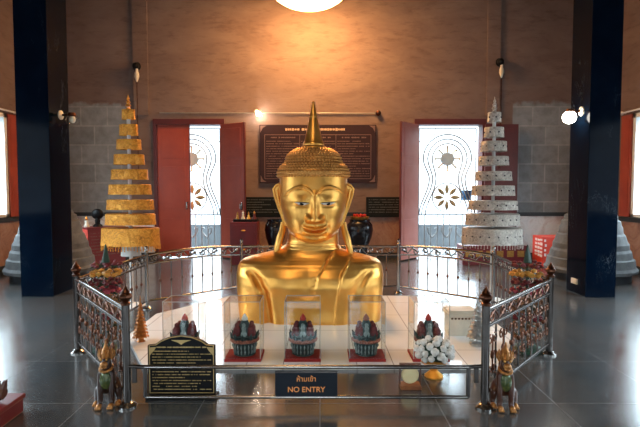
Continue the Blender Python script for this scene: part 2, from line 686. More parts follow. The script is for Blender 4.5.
# side walls with windows
WINS = [(7.15, 8.6), (2.4, 5.8), (-2.6, 1.0)]  # only the first is seen; the others are added to let daylight in
WZ0, WZ1 = 0.97, 2.80


def side_wall(sx, name):
    x0, x1 = sx * XW, sx * (XW + TH)
    w = MB()
    w.span((x0, YF - TH, 0), (x1, YB, WZ0))
    w.span((x0, YF - TH, WZ1), (x1, YB, ZC))
    ys = sorted(WINS)
    prev = YF - TH
    for a, b in ys:
        w.span((x0, prev, WZ0), (x1, a, WZ1))
        prev = b
    w.span((x0, prev, WZ0), (x1, YB, WZ1))
    return struct(w.build(name, 'plaster_side', smooth=False))


side_wall(-1, 'wall_left')
side_wall(1, 'wall_right')
# front wall, behind the photographer, its three wide doorways added to let daylight in
FD = [(-4.3, -3.0), (-1.1, 1.1), (3.0, 4.3)]
FZ = 2.6
w = MB()
prev = -XW - TH
for a, b in FD:
    w.span((prev, YF, 0), (a, YF - TH, FZ))
    prev = b
w.span((prev, YF, 0), (XW + TH, YF - TH, FZ))
w.span((-XW - TH, YF, FZ), (XW + TH, YF - TH, ZC))
struct(w.build('wall_front', 'plaster_side', smooth=False))

# wainscot and dado
tn = [0]


def trim(mb, m):
    tn[0] += 1
    return struct(mb.build('trim_%d' % tn[0], m, smooth=False))


for a, b, m in ((-XW, LD[0] - 0.08, 'marble'), (LD[1] + 0.08, RD[0] - 0.08, 'marble_brown'), (RD[1] + 0.08, XW, 'marble')):
    trim(MB().span((a, YB - 0.03, 0.12), (b, YB, 0.9)), m)
    trim(MB().span((a, YB - 0.05, 0.9), (b, YB, 0.98)), 'dark_trim')
    trim(MB().span((a, YB - 0.045, 0.0), (b, YB, 0.12)), 'dark_trim')
for sx in (-1, 1):
    trim(MB().span((sx * XW, YF, 0.12), (sx * (XW - 0.03), YB - 0.03, 0.88)), 'marble_brown')
    trim(MB().span((sx * XW, YF, 0.88), (sx * (XW - 0.06), YB - 0.05, 0.96)), 'dark_trim')
    trim(MB().span((sx * XW, YF, 0.0), (sx * (XW - 0.045), YB - 0.045, 0.12)), 'dark_trim')
# two shallow pilasters
trim(MB().span((-3.90, YB - 0.05, DZ + 0.1), (-3.60, YB, ZC)), 'plaster_side')
trim(MB().span((3.49, YB - 0.05, DZ + 0.1), (3.76, YB, ZC)), 'plaster_side')


# side windows: red frame, white inner frame, security bars, red shutters folded open on the wall
wn = [0]


def window(sx, a, b):
    wn[0] += 1
    root = bpy.data.objects.new('window_%d' % wn[0], None)
    COL.objects.link(root)
    struct(root)
    x = sx * XW
    f = MB()
    d0, d1 = x - sx * 0.03, x + sx * 0.12
    for y in (a, b):
        s = 0.07 if y == a else -0.07
        f.span((d0, y, WZ0), (d1, y + s, WZ1))
    f.span((d0, a, WZ1 - 0.07), (d1, b, WZ1))
    f.span((d0, a, WZ0), (d1, b, WZ0 + 0.05))
    f.build('window_frame', 'white_paint', root, smooth=False)
    g = MB()
    n = 9
    for k in range(1, n):
        y = a + (b - a) * k / n
        g.tube([(x + sx * 0.08, y, WZ0), (x + sx * 0.08, y, WZ1)], 0.008, 6)
    for z in (WZ0 + 0.35, WZ0 + 0.95, WZ1 - 0.35):
        g.tube([(x + sx * 0.08, a, z), (x + sx * 0.08, b, z)], 0.008, 6)
    g.build('window_bars', 'iron', root)
    for y0, y1 in ((b, b + 0.30), (a - 0.30, a)):
        s = MB()
        s.span((x - sx * 0.02, y0 + 0.01, WZ0), (x - sx * 0.055, y1 - 0.01, WZ1))
        for z0, z1 in ((WZ0 + 0.08, 1.75), (1.85, WZ1 - 0.08)):
            s.span((x - sx * 0.05, y0 + 0.06, z0), (x - sx * 0.064, y1 - 0.06, z1))
        s.build('window_shutter', 'door_red', root, smooth=False)
    return root


for sx in (-1, 1):
    for a, b in WINS:
        window(sx, a, b)

# white curtain rods above the two visible windows
for sx, lab in ((-1, 'white curtain rod above the left window'), (1, 'white curtain rod above the right window')):
    t = thing('curtain_rod', lab, 'rod', (sx * (XW - 0.08), 8.0, WZ1 + 0.05))
    MB().tube([(0, -1.0, 0), (0, 0.86, 0)], 0.016, 10).build('rod', 'white_paint', t)
    for y in (-1.0, 0.86):
        MB().ball((0, y, 0), 0.035).tube([(0, y, 0), (sx * 0.08, y, 0)], 0.012, 8).build('rod_end', 'white_paint', t)


# ------------------------------------------------------------------ doors
def leaf(parent, hinge, ang, width, sgn, m, handle=True, slim=False):
    """leaf hinged at a point, its free edge reaching along +x*sgn rotated by ang"""
    H = DZ - 0.10
    mb = MB()
    mb.span((0, -0.022, 0.03), (sgn * width, 0.022, H), 0.004)
    for z0, z1 in ((0.12, 0.85), (1.05, 1.95), (2.12, H - 0.1)):
        for yy in (-1, 1):
            mb.span((sgn * 0.09, yy * 0.018, z0), (sgn * (width - 0.09), yy * 0.028, z1), 0.004)
    o = mb.build('door_leaf', m, parent, hinge, ang, smooth=False)
    e = MB()
    e.span((sgn * (width - 0.001), -0.023, 0.03), (sgn * (width + 0.012), 0.023, H))
    e.build('door_edge', 'door_frame', o, smooth=False)
    if handle:
        h = MB()
        h.box((sgn * (width - 0.06), -0.034, 1.12), (0.035, 0.02, 0.16), 0, 0.004)
        h.tube([(sgn * (width - 0.06), -0.03, 1.06), (sgn * (width - 0.06), -0.08, 1.07), (sgn * (width - 0.06), -0.08, 1.17), (sgn * (width - 0.06), -0.03, 1.18)], 0.009, 8)
        h.build('door_handle', 'steel_light', o)
    return o


def door(name, d):
    root = bpy.data.objects.new(name, None)
    COL.objects.link(root)
    struct(root)
    f = MB()
    f.span((d[0] - 0.07, YB - 0.035, 0), (d[0], YB + TH, DZ))
    f.span((d[1], YB - 0.035, 0), (d[1] + 0.07, YB + TH, DZ))
    f.span((d[0] - 0.07, YB - 0.045, DZ - 0.10), (d[1] + 0.07, YB + TH, DZ + 0.02))
    f.build('door_frame', 'door_frame', root, smooth=False)
    return root


d1 = door('door_1', LD)
hw = (LD[1] - LD[0]) / 2 - 0.015
leaf(d1, (LD[0] + 0.005, YB + 0.02, 0), 0, hw + 0.005, 1, 'door_red')
leaf(d1, (LD[1], YB - 0.06, 0), math.radians(180 - 33.5 + 180), 0.66, 1, 'door_red')
d2 = door('door_2', RD)
leaf(d2, (RD[0], YB - 0.06, 0), math.atan2(9.67 - 10.14, 1.63 - 2.06), 0.65, 1, 'door_red_lit', False)
leaf(d2, (RD[1] + 0.03, YB - 0.10, 0), math.radians(-1), 0.67, 1, 'door_frame', False)


# ------------------------------------------------------------------ door grilles and outside
def wheel_xy(c, r, a):
    return (c[0] + r * math.cos(a), c[1], c[2] + r * math.sin(a))


def grille(cx, label):
    Y = YB + 0.17
    S = Y / FPX
    W = (RD[1] - RD[0])
    t = thing('door_grille', label, 'grille', (cx, Y, 0))
    zt = EYE + (190 - 129) * S
    f = MB()
    hw = W / 2 - 0.07
    for x in (-hw, hw):
        f.tube([(x, 0, 0), (x, 0, zt)], 0.011, 6)
    for z in (0.05, zt):
        f.tube([(-hw, 0, z), (hw, 0, z)], 0.011, 6)
    zr = EYE + (190 - 214.5) * S
    f.tube([(-hw, 0, zr), (hw, 0, zr)], 0.014, 6)
    f.build('grille_frame', 'iron', t)
    zw = EYE + (190 - 159) * S
    zf = EYE + (190 - 197.4) * S
    cv = MB()
    for rt in (15, 19.5, 24):
        R = rt * S
        pts = []
        for k in range(0, 25):
            a = PI * k / 24
            pts.append((R * math.cos(a), 0, zw + R * math.sin(a)))
        waist = R * 0.74
        left = [(-R + (R - waist) * sstep(0, 1, k / 8), 0, zw - (zw - (zf + 0.25)) * k / 8 * 0.75) for k in range(1, 9)]
        z1 = left[-1][2]
        out = [(-waist - (hw * 0.98 - waist) * sstep(0, 1, k / 8) * (rt / 24), 0, z1 - (z1 - zr) * k / 8) for k in range(1, 9)]
        lf = left + out
        rgt = [(-p[0], p[1], p[2]) for p in lf]
        cv.tube(rgt[::-1] + pts + lf, 0.014, 6)
    for sx in (-1, 1):
        x0 = sx * hw * 0.42
        cv.tube([(x0, 0, zt), (x0 + sx * 0.03, 0, zt - 0.14), (x0 + sx * 0.12, 0, zt - 0.24), (sx * hw, 0, zt - 0.28)], 0.008, 5)
        cv.tube([(sx * hw, 0, zw), (sx * 0.2, 0, zw)], 0.005, 5)
    R = 14.5 * S
    cv.tube([wheel_xy((0, 0, zf), R, 2 * PI * k / 32) for k in range(32)], 0.012, 6, True)
    cv.build('grille_scrolls', 'iron', t)
    pk = MB()
    n = 9
    for k in range(1, n):
        x = -hw + 2 * hw * k / n
        pk.tube([(x, 0, 0.05), (x, 0, zr)], 0.011, 6)
    for x in (-hw * 0.5, 0, hw * 0.5):
        for s in (-1, 1):
            pk.tube([(x, 0, zr - 0.5), (x + s * 0.10, 0, zr - 0.38), (x + s * 0.11, 0, zr - 0.28), (x + s * 0.04, 0, zr - 0.3)], 0.013, 6)
    pk.build('grille_pickets', 'iron', t)
    hb = MB()
    hb.lathe([(0.0, -0.02), (6.5 * S, -0.02), (7 * S, 0), (6.5 * S, 0.02), (0, 0.02)], 24)
    hb.shift(lambda c: (c.x, c.z, c.y + zw))
    hb.build('wheel_hub', 'blue_disc', t)
    sp = MB()
    for k in range(8):
        a = 2 * PI * k / 8
        p0 = wheel_xy((0, 0, zw), 6.5 * S, a)
        p1 = wheel_xy((0, 0, zw), 11 * S, a)
        p2 = wheel_xy((0, 0, zw), 12.6 * S, a)
        sp.tube([p0, p1, p2], [0.018, 0.016, 0.036], 6)
    sp.build('wheel_spokes', 'bronze', t)
    pt = MB()
    for k in range(8):
        a = 2 * PI * k / 8 + PI / 8 * 0
        prof = [(3.2, 0.006), (6, 0.035), (8.5, 0.045), (11, 0.03), (13.2, 0.004)]
        pts = [wheel_xy((0, 0, zf), q * S, a) for q, _ in prof]
        pt.tube(pts, [q for _, q in prof], 8)
    pt.shift(lambda c: (c.x, c.y * 0.4, c.z))
    pt.build('flower_petals', 'bronze', t)
    return t


grille((LD[0] + LD[1]) / 2, 'iron door grille half hidden behind the closed red door leaf')
grille((RD[0] + RD[1]) / 2, 'iron door grille with blue wheel and bronze flower in wide open doorway')

struct(MB().span((-60, -60, -0.45), (60, 60, -0.21)).build('ground', 'ground', smooth=False))
struct(MB().span((-8, 14.0, -0.21), (8, 14.2, 0.44)).build('wall_garden', 'out_wall', smooth=False))
bk = thing('bucket', 'blue plastic bucket hanging at the right edge of the bright doorway', 'bucket', at(466, 200, YB + 0.31))
MB().lathe([(0.10, 0), (0.13, 0.2), (0.14, 0.21), (0.12, 0.205), (0.09, 0.01)], 20).build('bucket_body', 'blue', bk)
MB().tube([(0.135 * math.cos(a), 0, 0.2 + 0.2 * math.sin(a)) for a in [PI * k / 12 for k in range(13)]], 0.006, 6).build('bucket_handle', 'white_paint', bk)


# ------------------------------------------------------------------ columns
def column(x0, x1, y0, y1):
    mb = MB()
    mb.span((x0, y0, 0.0), (x1, y1, ZC), 0.006)
    o = mb.build('column', 'granite', smooth=False)
    struct(o)
    return o


CL = (-4.06, -3.62, 6.46, 6.98)
CR = (3.58, 3.99, 6.42, 6.92)
c1 = column(*CL)
c2 = column(*CR)


def globe_lamp(x, y, z, sx, lit, label):
    t = thing('wall_lamp', label, 'lamp', (x, y, z))
    b = MB().lathe([(0.0, 0), (0.065, 0), (0.065, 0.015), (0.04, 0.03), (0.0, 0.032)], 20)
    b.shift(lambda c: (sx * c.z, c.x, c.y))
    b.build('lamp_base', 'cream', t)
    MB().tube([(sx * 0.02, 0, 0), (sx * 0.10, 0, 0.0), (sx * 0.15, 0, -0.01)], 0.016, 8).build('lamp_arm', 'copper', t)
    MB().lathe([(0.0, 0.03), (0.05, 0.03), (0.058, -0.01), (0.045, -0.02), (0.0, -0.02)], 18, (sx * 0.16, 0, 0.0)).build('lamp_cap', 'copper', t)
    if lit:
        MB().ball((sx * 0.17, 0, -0.08), 0.088, 24, 16).build('lamp_globe', 'globe_glow', t)
    else:
        MB().ball((sx * 0.17, 0, -0.075), 0.088, 24, 16).build('lamp_globe', 'acrylic', t)
        MB().ball((sx * 0.17, 0, -0.06), 0.04, 14, 10, (1, 1, 1.3)).build('lamp_bulb', 'cream', t)
    return t


p = at(57, 115, 6.75)
globe_lamp(CL[1], 6.75, p.z, 1, False, 'unlit glass globe wall lamp on the left black column')
p = at(579, 114, 6.66)
globe_lamp(CR[0], 6.62, p.z + 0.03, -1, True, 'lit white globe wall lamp on the right black column')
sk = thing('wall_socket', 'ivory wall socket low on the right black column', 'socket', (CR[0], 6.68, at(570, 281, 6.68).z))
MB().box((-0.012, 0, 0), (0.022, 0.15, 0.075), 0, 0.005).build('socket_plate', 'socket', sk)
MB().box((-0.025, -0.03, 0), (0.004, 0.03, 0.03)).box((-0.025, 0.03, 0), (0.004, 0.03, 0.03)).build('socket_outlet', 'cream', sk)


# ------------------------------------------------------------------ hanging lamp
LY = 8.8
lc = at(309, 0, LY)
s = LY / FPX
lb = EYE + 179 * s
A_, B_ = 40 * s, 23 * s


def bowl_lamp(label, x, y, m):
    lt = thing('hanging_lamp', label, 'lamp', (x, y, lb))
    MB().lathe([(A_ * math.sin(PI / 2 * k / 14), B_ * (1 - math.cos(PI / 2 * k / 14))) for k in range(15)], 40).build('lamp_bowl', m, lt)
    MB().lathe([(A_ + 0.02, B_ - 0.01), (A_ + 0.03, B_ + 0.03), (A_ * 0.8, B_ + 0.10), (0.1, B_ + 0.18), (0.0, B_ + 0.18)], 40).build('lamp_rim', 'gold_dull', lt)
    MB().tube([(0, 0, B_ + 0.15), (0, 0, ZC - lb)], 0.02, 10).build('lamp_rod', 'gold_dull', lt)


bowl_lamp('large glowing bowl lamp hanging from the ceiling above the golden bust', lc.x, LY, 'lamp_glow')
bowl_lamp('added bowl lamp, out of view over the front of the hall, lighting the bust', lc.x - 0.6, 0.9, 'added_lamp_glow')  # unseen lamp, added to light the bust from the front


# ------------------------------------------------------------------ boards on the back wall
def board_rect(px0, py0, px1, py1, Y):
    a, b = at(px0, py1, Y), at(px1, py0, Y)
    return a.x, a.z, b.x, b.z


x0, z0, x1, z1 = board_rect(260, 125, 376, 183, YB)
bt = thing('notice_board', 'large dark maroon notice board with three columns of text on back wall', 'notice board', ((x0 + x1) / 2, YB - 0.004, z0))
bw, bh = x1 - x0, z1 - z0
MB().span((-bw / 2, -0.05, 0), (bw / 2, 0, bh), 0.006).build('board_panel', 'maroon', bt, smooth=False)
fr = MB()
for sx in (-1, 1):
    fr.box((sx * (bw / 2 - 0.11), -0.052, bh / 2 - 0.06), (0.012, 0.006, bh - 0.30))
for z in (0.09, bh - 0.21):
    fr.box((0, -0.052, z), (bw - 0.22, 0.006, 0.012))
for x in (-bw * 0.155, bw * 0.155):
    fr.box((x, -0.052, bh / 2 - 0.06), (0.010, 0.006, bh - 0.30))
fr.build('board_lines', 'letter_pale', bt, smooth=False)
cn = MB()
for sx in (-1, 1):
    for top in (0, 1):
        zc = bh - 0.02 if top else 0.02
        sz = -1 if top else 1
        xs = sx * (bw / 2 - 0.02)
        cn.prism([(xs, zc), (xs - sx * 0.13, zc), (xs - sx * 0.05, zc + sz * 0.05), (xs, zc + sz * 0.15)], -0.054, -0.05)
cn.build('board_corner_ornament', 'letter_pale', bt, smooth=False)
tx = MB()
cols = ((-bw / 2 + 0.14, -bw * 0.165), (-bw * 0.145, bw * 0.145), (bw * 0.165, bw / 2 - 0.14))
for a, b in cols:
    script_rows(tx, a + 0.1, b - 0.1, bh - 0.235, bh - 0.30, 1, -0.052, 0.045, 0.85)
    script_rows(tx, a, b, bh - 0.32, 0.12, 15, -0.052, 0.026, 0.9)
tx.build('board_lettering', 'letter_pale', bt, smooth=False)
tt = MB()
script_rows(tt, -bw * 0.28, bw * 0.30, bh - 0.055, bh - 0.145, 1, -0.053, 0.08, 0.85)
tt.build('board_title', 'letter_title', bt, smooth=False)

for px0, px1, lab in ((245, 281, 'small black text board on the back wall beside the left door'), (366, 400, 'small black text board on the back wall beside the right door')):
    x0, z0, x1, z1 = board_rect(px0, 197, px1, 217, YB)
    t = thing('text_board', lab, 'notice board', ((x0 + x1) / 2, YB, z0))
    q = x1 - x0
    MB().span((-q / 2, -0.07, 0), (q / 2, 0, z1 - z0), 0.006).build('board_panel', 'teal_board', t, smooth=False)
    b = MB()
    script_rows(b, -q / 2 + 0.05, q / 2 - 0.05, z1 - z0 - 0.03, 0.08, 6, -0.071, 0.03, 0.9)
    b.build('board_lettering', 'letter_dim', t, smooth=False)

# conduit with a small lit bulb over the big board
zc = at(257, 113.5, YB).z
xa, xb, xc = at(160, 113, YB).x, at(257, 113, YB).x, at(378, 113, YB).x
ct = thing('wall_bulb_conduit', 'thin conduit with small lit bulb above the maroon notice board', 'wall light', (xb, YB, zc))
MB().tube([(xa - xb, -0.03, 0.01), (xc - xb, -0.03, 0.0)], 0.012, 6).build('conduit', 'iron', ct)
MB().ball((0, -0.10, 0.02), 0.055, 14, 10).tube([(0, 0, 0.02), (0, -0.1, 0.02)], 0.03, 8).build('bulb_socket', 'cream', ct)
MB().ball((0.05, -0.17, -0.04), 0.042, 14, 10).build('bulb', 'spot_glow', ct)
MB().ball((xc - xb, -0.06, 0), 0.06, 14, 10).tube([(xc - xb, 0, 0), (xc - xb, -0.06, 0)], 0.03, 8).build('conduit_end', 'copper', ct)

# two black wall fixtures with a cream bulb and cord
for px, py, lab in ((137.5, 67, 'black wall fixture with cream bulb and cord above the gold tower'), (499, 63, 'black wall fixture with cream bulb and cord above the silver tower')):
    c = at(px, py, YB - 0.05)
    t = thing('wall_fixture', lab, 'wall light', (c.x, YB - 0.05, c.z))
    b = MB().lathe([(0.0, 0), (0.075, 0), (0.09, 0.05), (0.06, 0.10), (0, 0.11)], 18)
    b.shift(lambda v: (v.x, -v.z, v.y))
    b.ball((0, -0.1, 0.0), 0.07, 14, 10)
    b.build('fixture_disc', 'black', t)
    MB().lathe([(0, -0.34), (0.02, -0.31), (0.05, -0.22), (0.045, -0.15), (0.03, -0.12), (0.03, -0.06), (0, -0.06)], 14, (0.02, -0.1, 0)).build('fixture_bulb', 'cream', t)
    MB().tube([(0.02, -0.1, -0.3), (0.02, -0.1, -1.2), (0.02, -0.1, -2.2)], 0.008, 6).build('cord', 'copper', t)


# ------------------------------------------------------------------ white tile floor under the statue
PF = [(-1.43, 3.81), (1.48, 3.81), (1.88, 4.6), (1.88, 5.45), (1.25, 6.4), (-1.2, 6.4), (-1.88, 5.45), (-1.88, 4.6)]
PZ = 0.03
struct(MB().slab(PF, 0.0, PZ).build('floor_platform', 'tile', smooth=False))

# ------------------------------------------------------------------ the golden bust
BY = 5.35
BX = -0.111
BODY = [  # z, half width, front, back, exponent
    (.00, .785, .35, .32, .66), (0.22, .80, .375, .34, .66), (.42, .812, .385, .35, .68), (.52, .815, .368, .35, .70),
    (.60, .806, .340, .338, .74), (.65, .785, .312, .325, .77), (.68, .752, .29, .315, .79), (.705, .69, .268, .30, .83), (.73, .59, .25, .285, .88),
    (.755, .48, .238, .27, .93), (.78, .395, .230, .26, .97), (.81, .33, .228, .25, 1.0), (.85, .292, .228, .245, 1.0), (.90, .28, .225, .245, 1.0),
    (.96, .278, .23, .25, 1.0), (1.02, .285, .26, .265, 1.0), (1.06, .293, .32, .28, .98), (1.15, .328, .38, .31, .95),
    (1.25, .360, .395, .335, .94), (1.34, .372, .40, .35, .93), (1.45, .376, .40, .36, .92), (1.63, .372, .38, .355, .92)]
HEAD = [(.880, .0, .20), (.886, .085, .255), (.90, .145, .296), (.92, .195, .326), (.95, .232, .350), (1.0, .274, .370), (1.06, .302, .381),
        (1.15, .332, .390), (1.25, .360, .396), (1.34, .372, .40), (1.45, .376, .40), (1.63, .372, .38)]


FXO = 0.022  # the face looks a touch to its left


def g1(x, s):
    return math.exp(-(x / s) ** 2)


def brow_z(ax):
    t = min(1.0, max(0.0, (ax - 0.02) / 0.34))
    return 1.405 + 0.085 * math.sin(PI * t ** 0.75) - 0.03 * t * t


def face_disp(x, z):
    x -= FXO
    ax = abs(x)
    d = 0.0
    # nose
    if 1.06 < z < 1.46:
        t = min(1, max(0, (1.42 - z) / 0.29))
        h = 0.022 + 0.108 * t ** 1.3
        sg = 0.026 + 0.026 * t
        cut = sstep(1.098, 1.130, z) * sstep(1.46, 1.40, z)
        d += h * g1(x, sg) * cut
        d += 0.066 * g1(ax - 0.068, 0.030) * g1(z - 1.152, 0.032) * sstep(1.105, 1.13, z)
        d -= 0.016 * g1(ax - 0.108, 0.010) * g1(z - 1.152, 0.04)
    # brows
    bz = brow_z(ax)
    env = sstep(0.0, 0.04, ax) * sstep(0.36, 0.30, ax)
    d += 0.013 * g1(z - bz, 0.010) * env
    d -= 0.006 * g1(z - (bz - 0.020), 0.010) * env
    # eye lids
    ez = 1.322 - 0.05 * max(0, (0.06 - abs(ax - 0.14))) * 0
    d += 0.016 * g1(ax - 0.145, 0.095) * g1(z - 1.345, 0.045)
    d += 0.006 * g1(ax - 0.140, 0.075) * g1(z - 1.328, 0.012)
    d -= 0.016 * g1(ax - 0.140, 0.070) * g1(z - 1.283, 0.014)
    d -= 0.012 * g1(ax - 0.062, 0.022) * g1(z - 1.33, 0.03)
    # cheeks
    d += 0.018 * g1(ax - 0.19, 0.09) * g1(z - 1.15, 0.08)
    # lips
    zc = 1.018 + 0.034 * (ax / 0.125) ** 2
    e = max(0.0, 1 - (ax / 0.135) ** 2) ** 0.6
    bow = 0.006 * g1(x, 0.015)
    d += e * (0.040 * g1(z - (zc + 0.023 - bow), 0.016) + 0.046 * g1(z - (zc - 0.028), 0.020))
    d -= e * 0.026 * g1(z - zc, 0.006)
    d -= 0.010 * g1(ax - 0.145, 0.014) * g1(z - 1.058, 0.02)
    d -= 0.010 * g1(x, 0.012) * g1(z - 1.078, 0.018)
    # crease under the lip, chin
    d -= 0.014 * g1(x, 0.09) * g1(z - 0.966, 0.013)
    d += 0.026 * g1(x, 0.085) * g1(z - 0.930, 0.028)
    return d


def face_front(x, z):
    a, f = lerp_table(HEAD, z)
    if a <= 1e-4 or abs(x) >= a:
        return -9.0
    p = 0.92
    y = f * (1 - abs(x / a) ** (2 / p)) ** (p / 2)
    w = sstep(0.10, 0.26, y)
    return y + face_disp(x, z) * w


L1 = [(0.0, .03), (.245, .04), (.40, .05), (.54, .085), (.66, .17), (.80, .27)]
L2 = [(0.0, .26), (.15, .27), (.40, .30), (.54, .33), (.66, .40), (.78, .48)]
AR = [(0.0, .43), (.15, .44), (.36, .475), (.50, .55), (.60, .63)]


def torso_disp(x, z):
    d = 0.0
    top = sstep(0.84, 0.74, z)
    l1 = lerp_table(L1, z)[0]
    l2 = lerp_table(L2, z)[0]
    d += 0.014 * sstep(l1 - 0.006, l1 + 0.006, x) * top
    d -= 0.022 * g1(x - l1 + 0.006, 0.0065) * top
    d += 0.010 * sstep(l2 - 0.008, l2 + 0.008, x) * top
    d += 0.016 * g1(x - l2, 0.009) * top
    ar = lerp_table(AR, z)[0]
    k = sstep(0.64, 0.50, z)
    d -= 0.066 * g1(abs(x) - ar, 0.050) * k * (1.0 if x < 0 else 0.45)
    d += 0.035 * g1(abs(x) - 0.24, 0.20) * g1(z - 0.46, 0.15)
    d -= 0.018 * g1(x, 0.05) * g1(z - 0.45, 0.15) * 0.4
    d -= 0.035 * g1(z - 0.18, 0.10) * g1(x, 0.4) * 0.6
    # collar bones
    d += 0.003 * g1(z - (0.715 + 0.06 * abs(x)), 0.022) * g1(abs(x) - 0.24, 0.16) * (1 if x < 0.2 else 0.2)
    return d


def smax(a, b, k=0.012):
    h = max(k - abs(a - b), 0.0) / k
    return max(a, b) + h * h * k * 0.25


def bust_mesh():
    zs = []
    z = 0.03
    while z < 1.63:
        zs.append(z)
        z += 0.016 if z < 0.62 else (0.008 if z < 0.87 else 0.0062)
    zs.append(1.63)
    N = 600
    rows = []
    for z in zs:
        a, f, b, p = lerp_table(BODY, z)
        xo = 0.038 * sstep(0.74, 0.92, z)
        row = []
        for k in range(N):
            an = 2 * PI * k / N
            c, sn = math.cos(an), math.sin(an)
            x = a * math.copysign(abs(c) ** p, c)
            if sn < 0:
                y = -f * abs(sn) ** p
                fr = -y
                if z < 0.86:
                    w = sstep(0.03, 0.2, fr)
                    fr += torso_disp(x, z) * w
                if 0.78 < z < 0.90:
                    fr -= 0.006 * (0.5 + 0.5 * math.cos((z - 0.80) / 0.034 * 2 * PI)) * sstep(0.78, 0.80, z) * sstep(0.90, 0.88, z)
                if z > 0.88:
                    hf = face_front(x, z)
                    fr = smax(fr, hf) if z < 1.12 else (hf if hf > -1 else fr)
                y = -fr
            else:
                y = b * abs(sn) ** p
            row.append((x + xo, y, z))
        rows.append(row)
    mb = MB()
    V = mb.grid(rows, True)
    mb.bm.faces.new(V[0][::-1])
    mb.bm.faces.new(V[-1])
    return mb


bust = thing('buddha_bust', 'huge golden Buddha bust with pointed headdress on the white tiles', 'statue', (BX, BY, PZ))
bm_ = bust_mesh()
# the sculpting used absolute heights; drop them to the base
body = bm_.build('bust_body', 'gold', bust, (0, 0, 0), ang=80)
HX = 0.038

# eyes
for sx in (-1, 1):
    xc = sx * 0.135 + FXO
    rows = []
    for j in range(7):
        v = -1 + 2 * j / 6
        row = []
        for i in range(19):
            u = -1 + 2 * i / 18
            x = xc + u * 0.078
            h = 0.0148 * (1 - u * u) ** 0.8
            z = 1.312 + 0.012 * (1 - u * u) * -1 + 0.004 * sx * u + 0.006 + v * h
            y = -(face_front(x, z) + 0.004 + 0.004 * (1 - v * v))
            row.append((x + HX, y, z))
        rows.append(row)
    e = MB()
    e.grid(rows)
    # thickness so it is a solid inlay
    g = bmesh.ops.extrude_face_region(e.bm, geom=e.bm.faces[:])
    for v in g['geom']:
        if isinstance(v, bmesh.types.BMVert):
            v.co.y += 0.02
    eo = e.build('eye', 'eye_white', bust, ang=80)
    zz = 1.305
    yy = -(face_front(xc, zz) + 0.006)
    q = MB()
    q.ball((xc + HX, yy, zz + 0.002), 0.023, 16, 10, (1, 0.35, 0.68))
    q.build('pupil', 'black', eo)
    q = MB()
    q.tube([(p_[0], p_[1] - 0.002, p_[2] + 0.001) for p_ in rows[-1]], 0.0035, 6)
    q.build('eyelid_line', 'black', eo)

# ears
for sx in (-1, 1):
    mb = MB()
    EAR = [(1.52, .03, .03), (1.50, .085, .05), (1.46, .125, .055), (1.40, .112, .05), (1.33, .088, .045), (1.25, .066, .042), (1.17, .054, .042), (1.10, .056, .045), (1.05, .05, .045)]
    rows = []
    dx, dy = 0.80, 0.60
    for z, wd, th in EAR:
        a = lerp_table(BODY, z)[0]
        ox, oy = a * 0.93, -0.03
        ring = []
        for k in range(16):
            an = 2 * PI * k / 16
            uu = (0.5 + 0.5 * math.cos(an)) * wd
            vv = math.sin(an) * th * (0.30 + 0.45 * (uu / max(wd, 1e-5)) ** 3)
            rim = -0.018 * (uu / max(wd, 1e-5)) ** 4
            # along outward-back direction, thickness across it
            X = ox + dx * uu - dy * vv
            Y = oy + dy * uu * 0.6 + dx * (vv) + rim
            ring.append((sx * X + HX, Y, z))
        rows.append(ring)
    V = mb.grid(rows, True)
    mb.bm.faces.new(V[0][::-1])
    mb.bm.faces.new(V[-1])
    # long lobe reaching the shoulder
    a0 = lerp_table(BODY, 1.08)[0]
    lob = [(sx * (a0 + 0.035) + HX, -0.02, 1.09), (sx * 0.345 + HX, -0.04, 1.0), (sx * 0.37 + HX, -0.06, .92), (sx * 0.40 + HX, -0.075, .80), (sx * 0.412 + HX, -0.075, .745)]
    mb.tube(lob, [.030, .036, .040, .036, .03], 12)
    # inner rim
    rim = [(sx * (lerp_table(BODY, z)[0] * .93 + dx * wd * 0.93) + HX, -0.03 + dy * wd * 0.55 - 0.03, z) for z, wd, th in EAR]
    mb.tube(rim, 0.015, 8)
    rim2 = [(sx * (lerp_table(BODY, z)[0] * .93 + dx * wd * 0.52) + HX, -0.05 + dy * wd * 0.28 - 0.02, z) for z, wd, th in EAR[2:]]
    mb.tube(rim2, [0.006, 0.012, 0.014, 0.014, 0.012, 0.010, 0.008], 8)
    mb.build('ear', 'gold', bust, ang=70)

# hair: two tiers of small curls
hair = MB()
T1 = [(.366, 1.585), (.390, 1.598), (.396, 1.62), (.390, 1.655), (.370, 1.695), (.33, 1.73), (.30, 1.74)]
T2 = [(.30, 1.73), (.308, 1.755), (.304, 1.78), (.285, 1.825), (.245, 1.865), (.185, 1.895), (.11, 1.908), (.0, 1.91)]
hair.lathe(T1, 64, (HX, 0.0, 0), sc=(1, 1.02))
hair.lathe(T2, 64, (HX, 0.0, 0), sc=(1, 1.0))


def curls(prof, step, r):
    # walk along the profile and set rings of curls
    dist = 0
    acc = [0]
    for A, B in zip(prof, prof[1:]):
        acc.append(acc[-1] + math.hypot(A[0] - B[0], A[1] - B[1]))
    n = int(acc[-1] / step)
    for i in range(n + 1):
        dd = i * step
        j = max(k for k in range(len(acc)) if acc[k] <= dd + 1e-9)
        j = min(j, len(prof) - 2)
        t = (dd - acc[j]) / max(acc[j + 1] - acc[j], 1e-6)
        R = prof[j][0] + (prof[j + 1][0] - prof[j][0]) * t
        z = prof[j][1] + (prof[j + 1][1] - prof[j][1]) * t
        m = max(6, int(2 * PI * R / step))
        for k in range(m):
            an = 2 * PI * (k + 0.5 * (i % 2)) / m
            hair.blob((HX + R * math.cos(an), R * math.sin(an), z), r, 1)


curls(T1[:-1], 0.036, 0.021)
curls(T2[:-2], 0.036, 0.021)
hair.build('hair_curls', 'gold_hair', bust, ang=80)
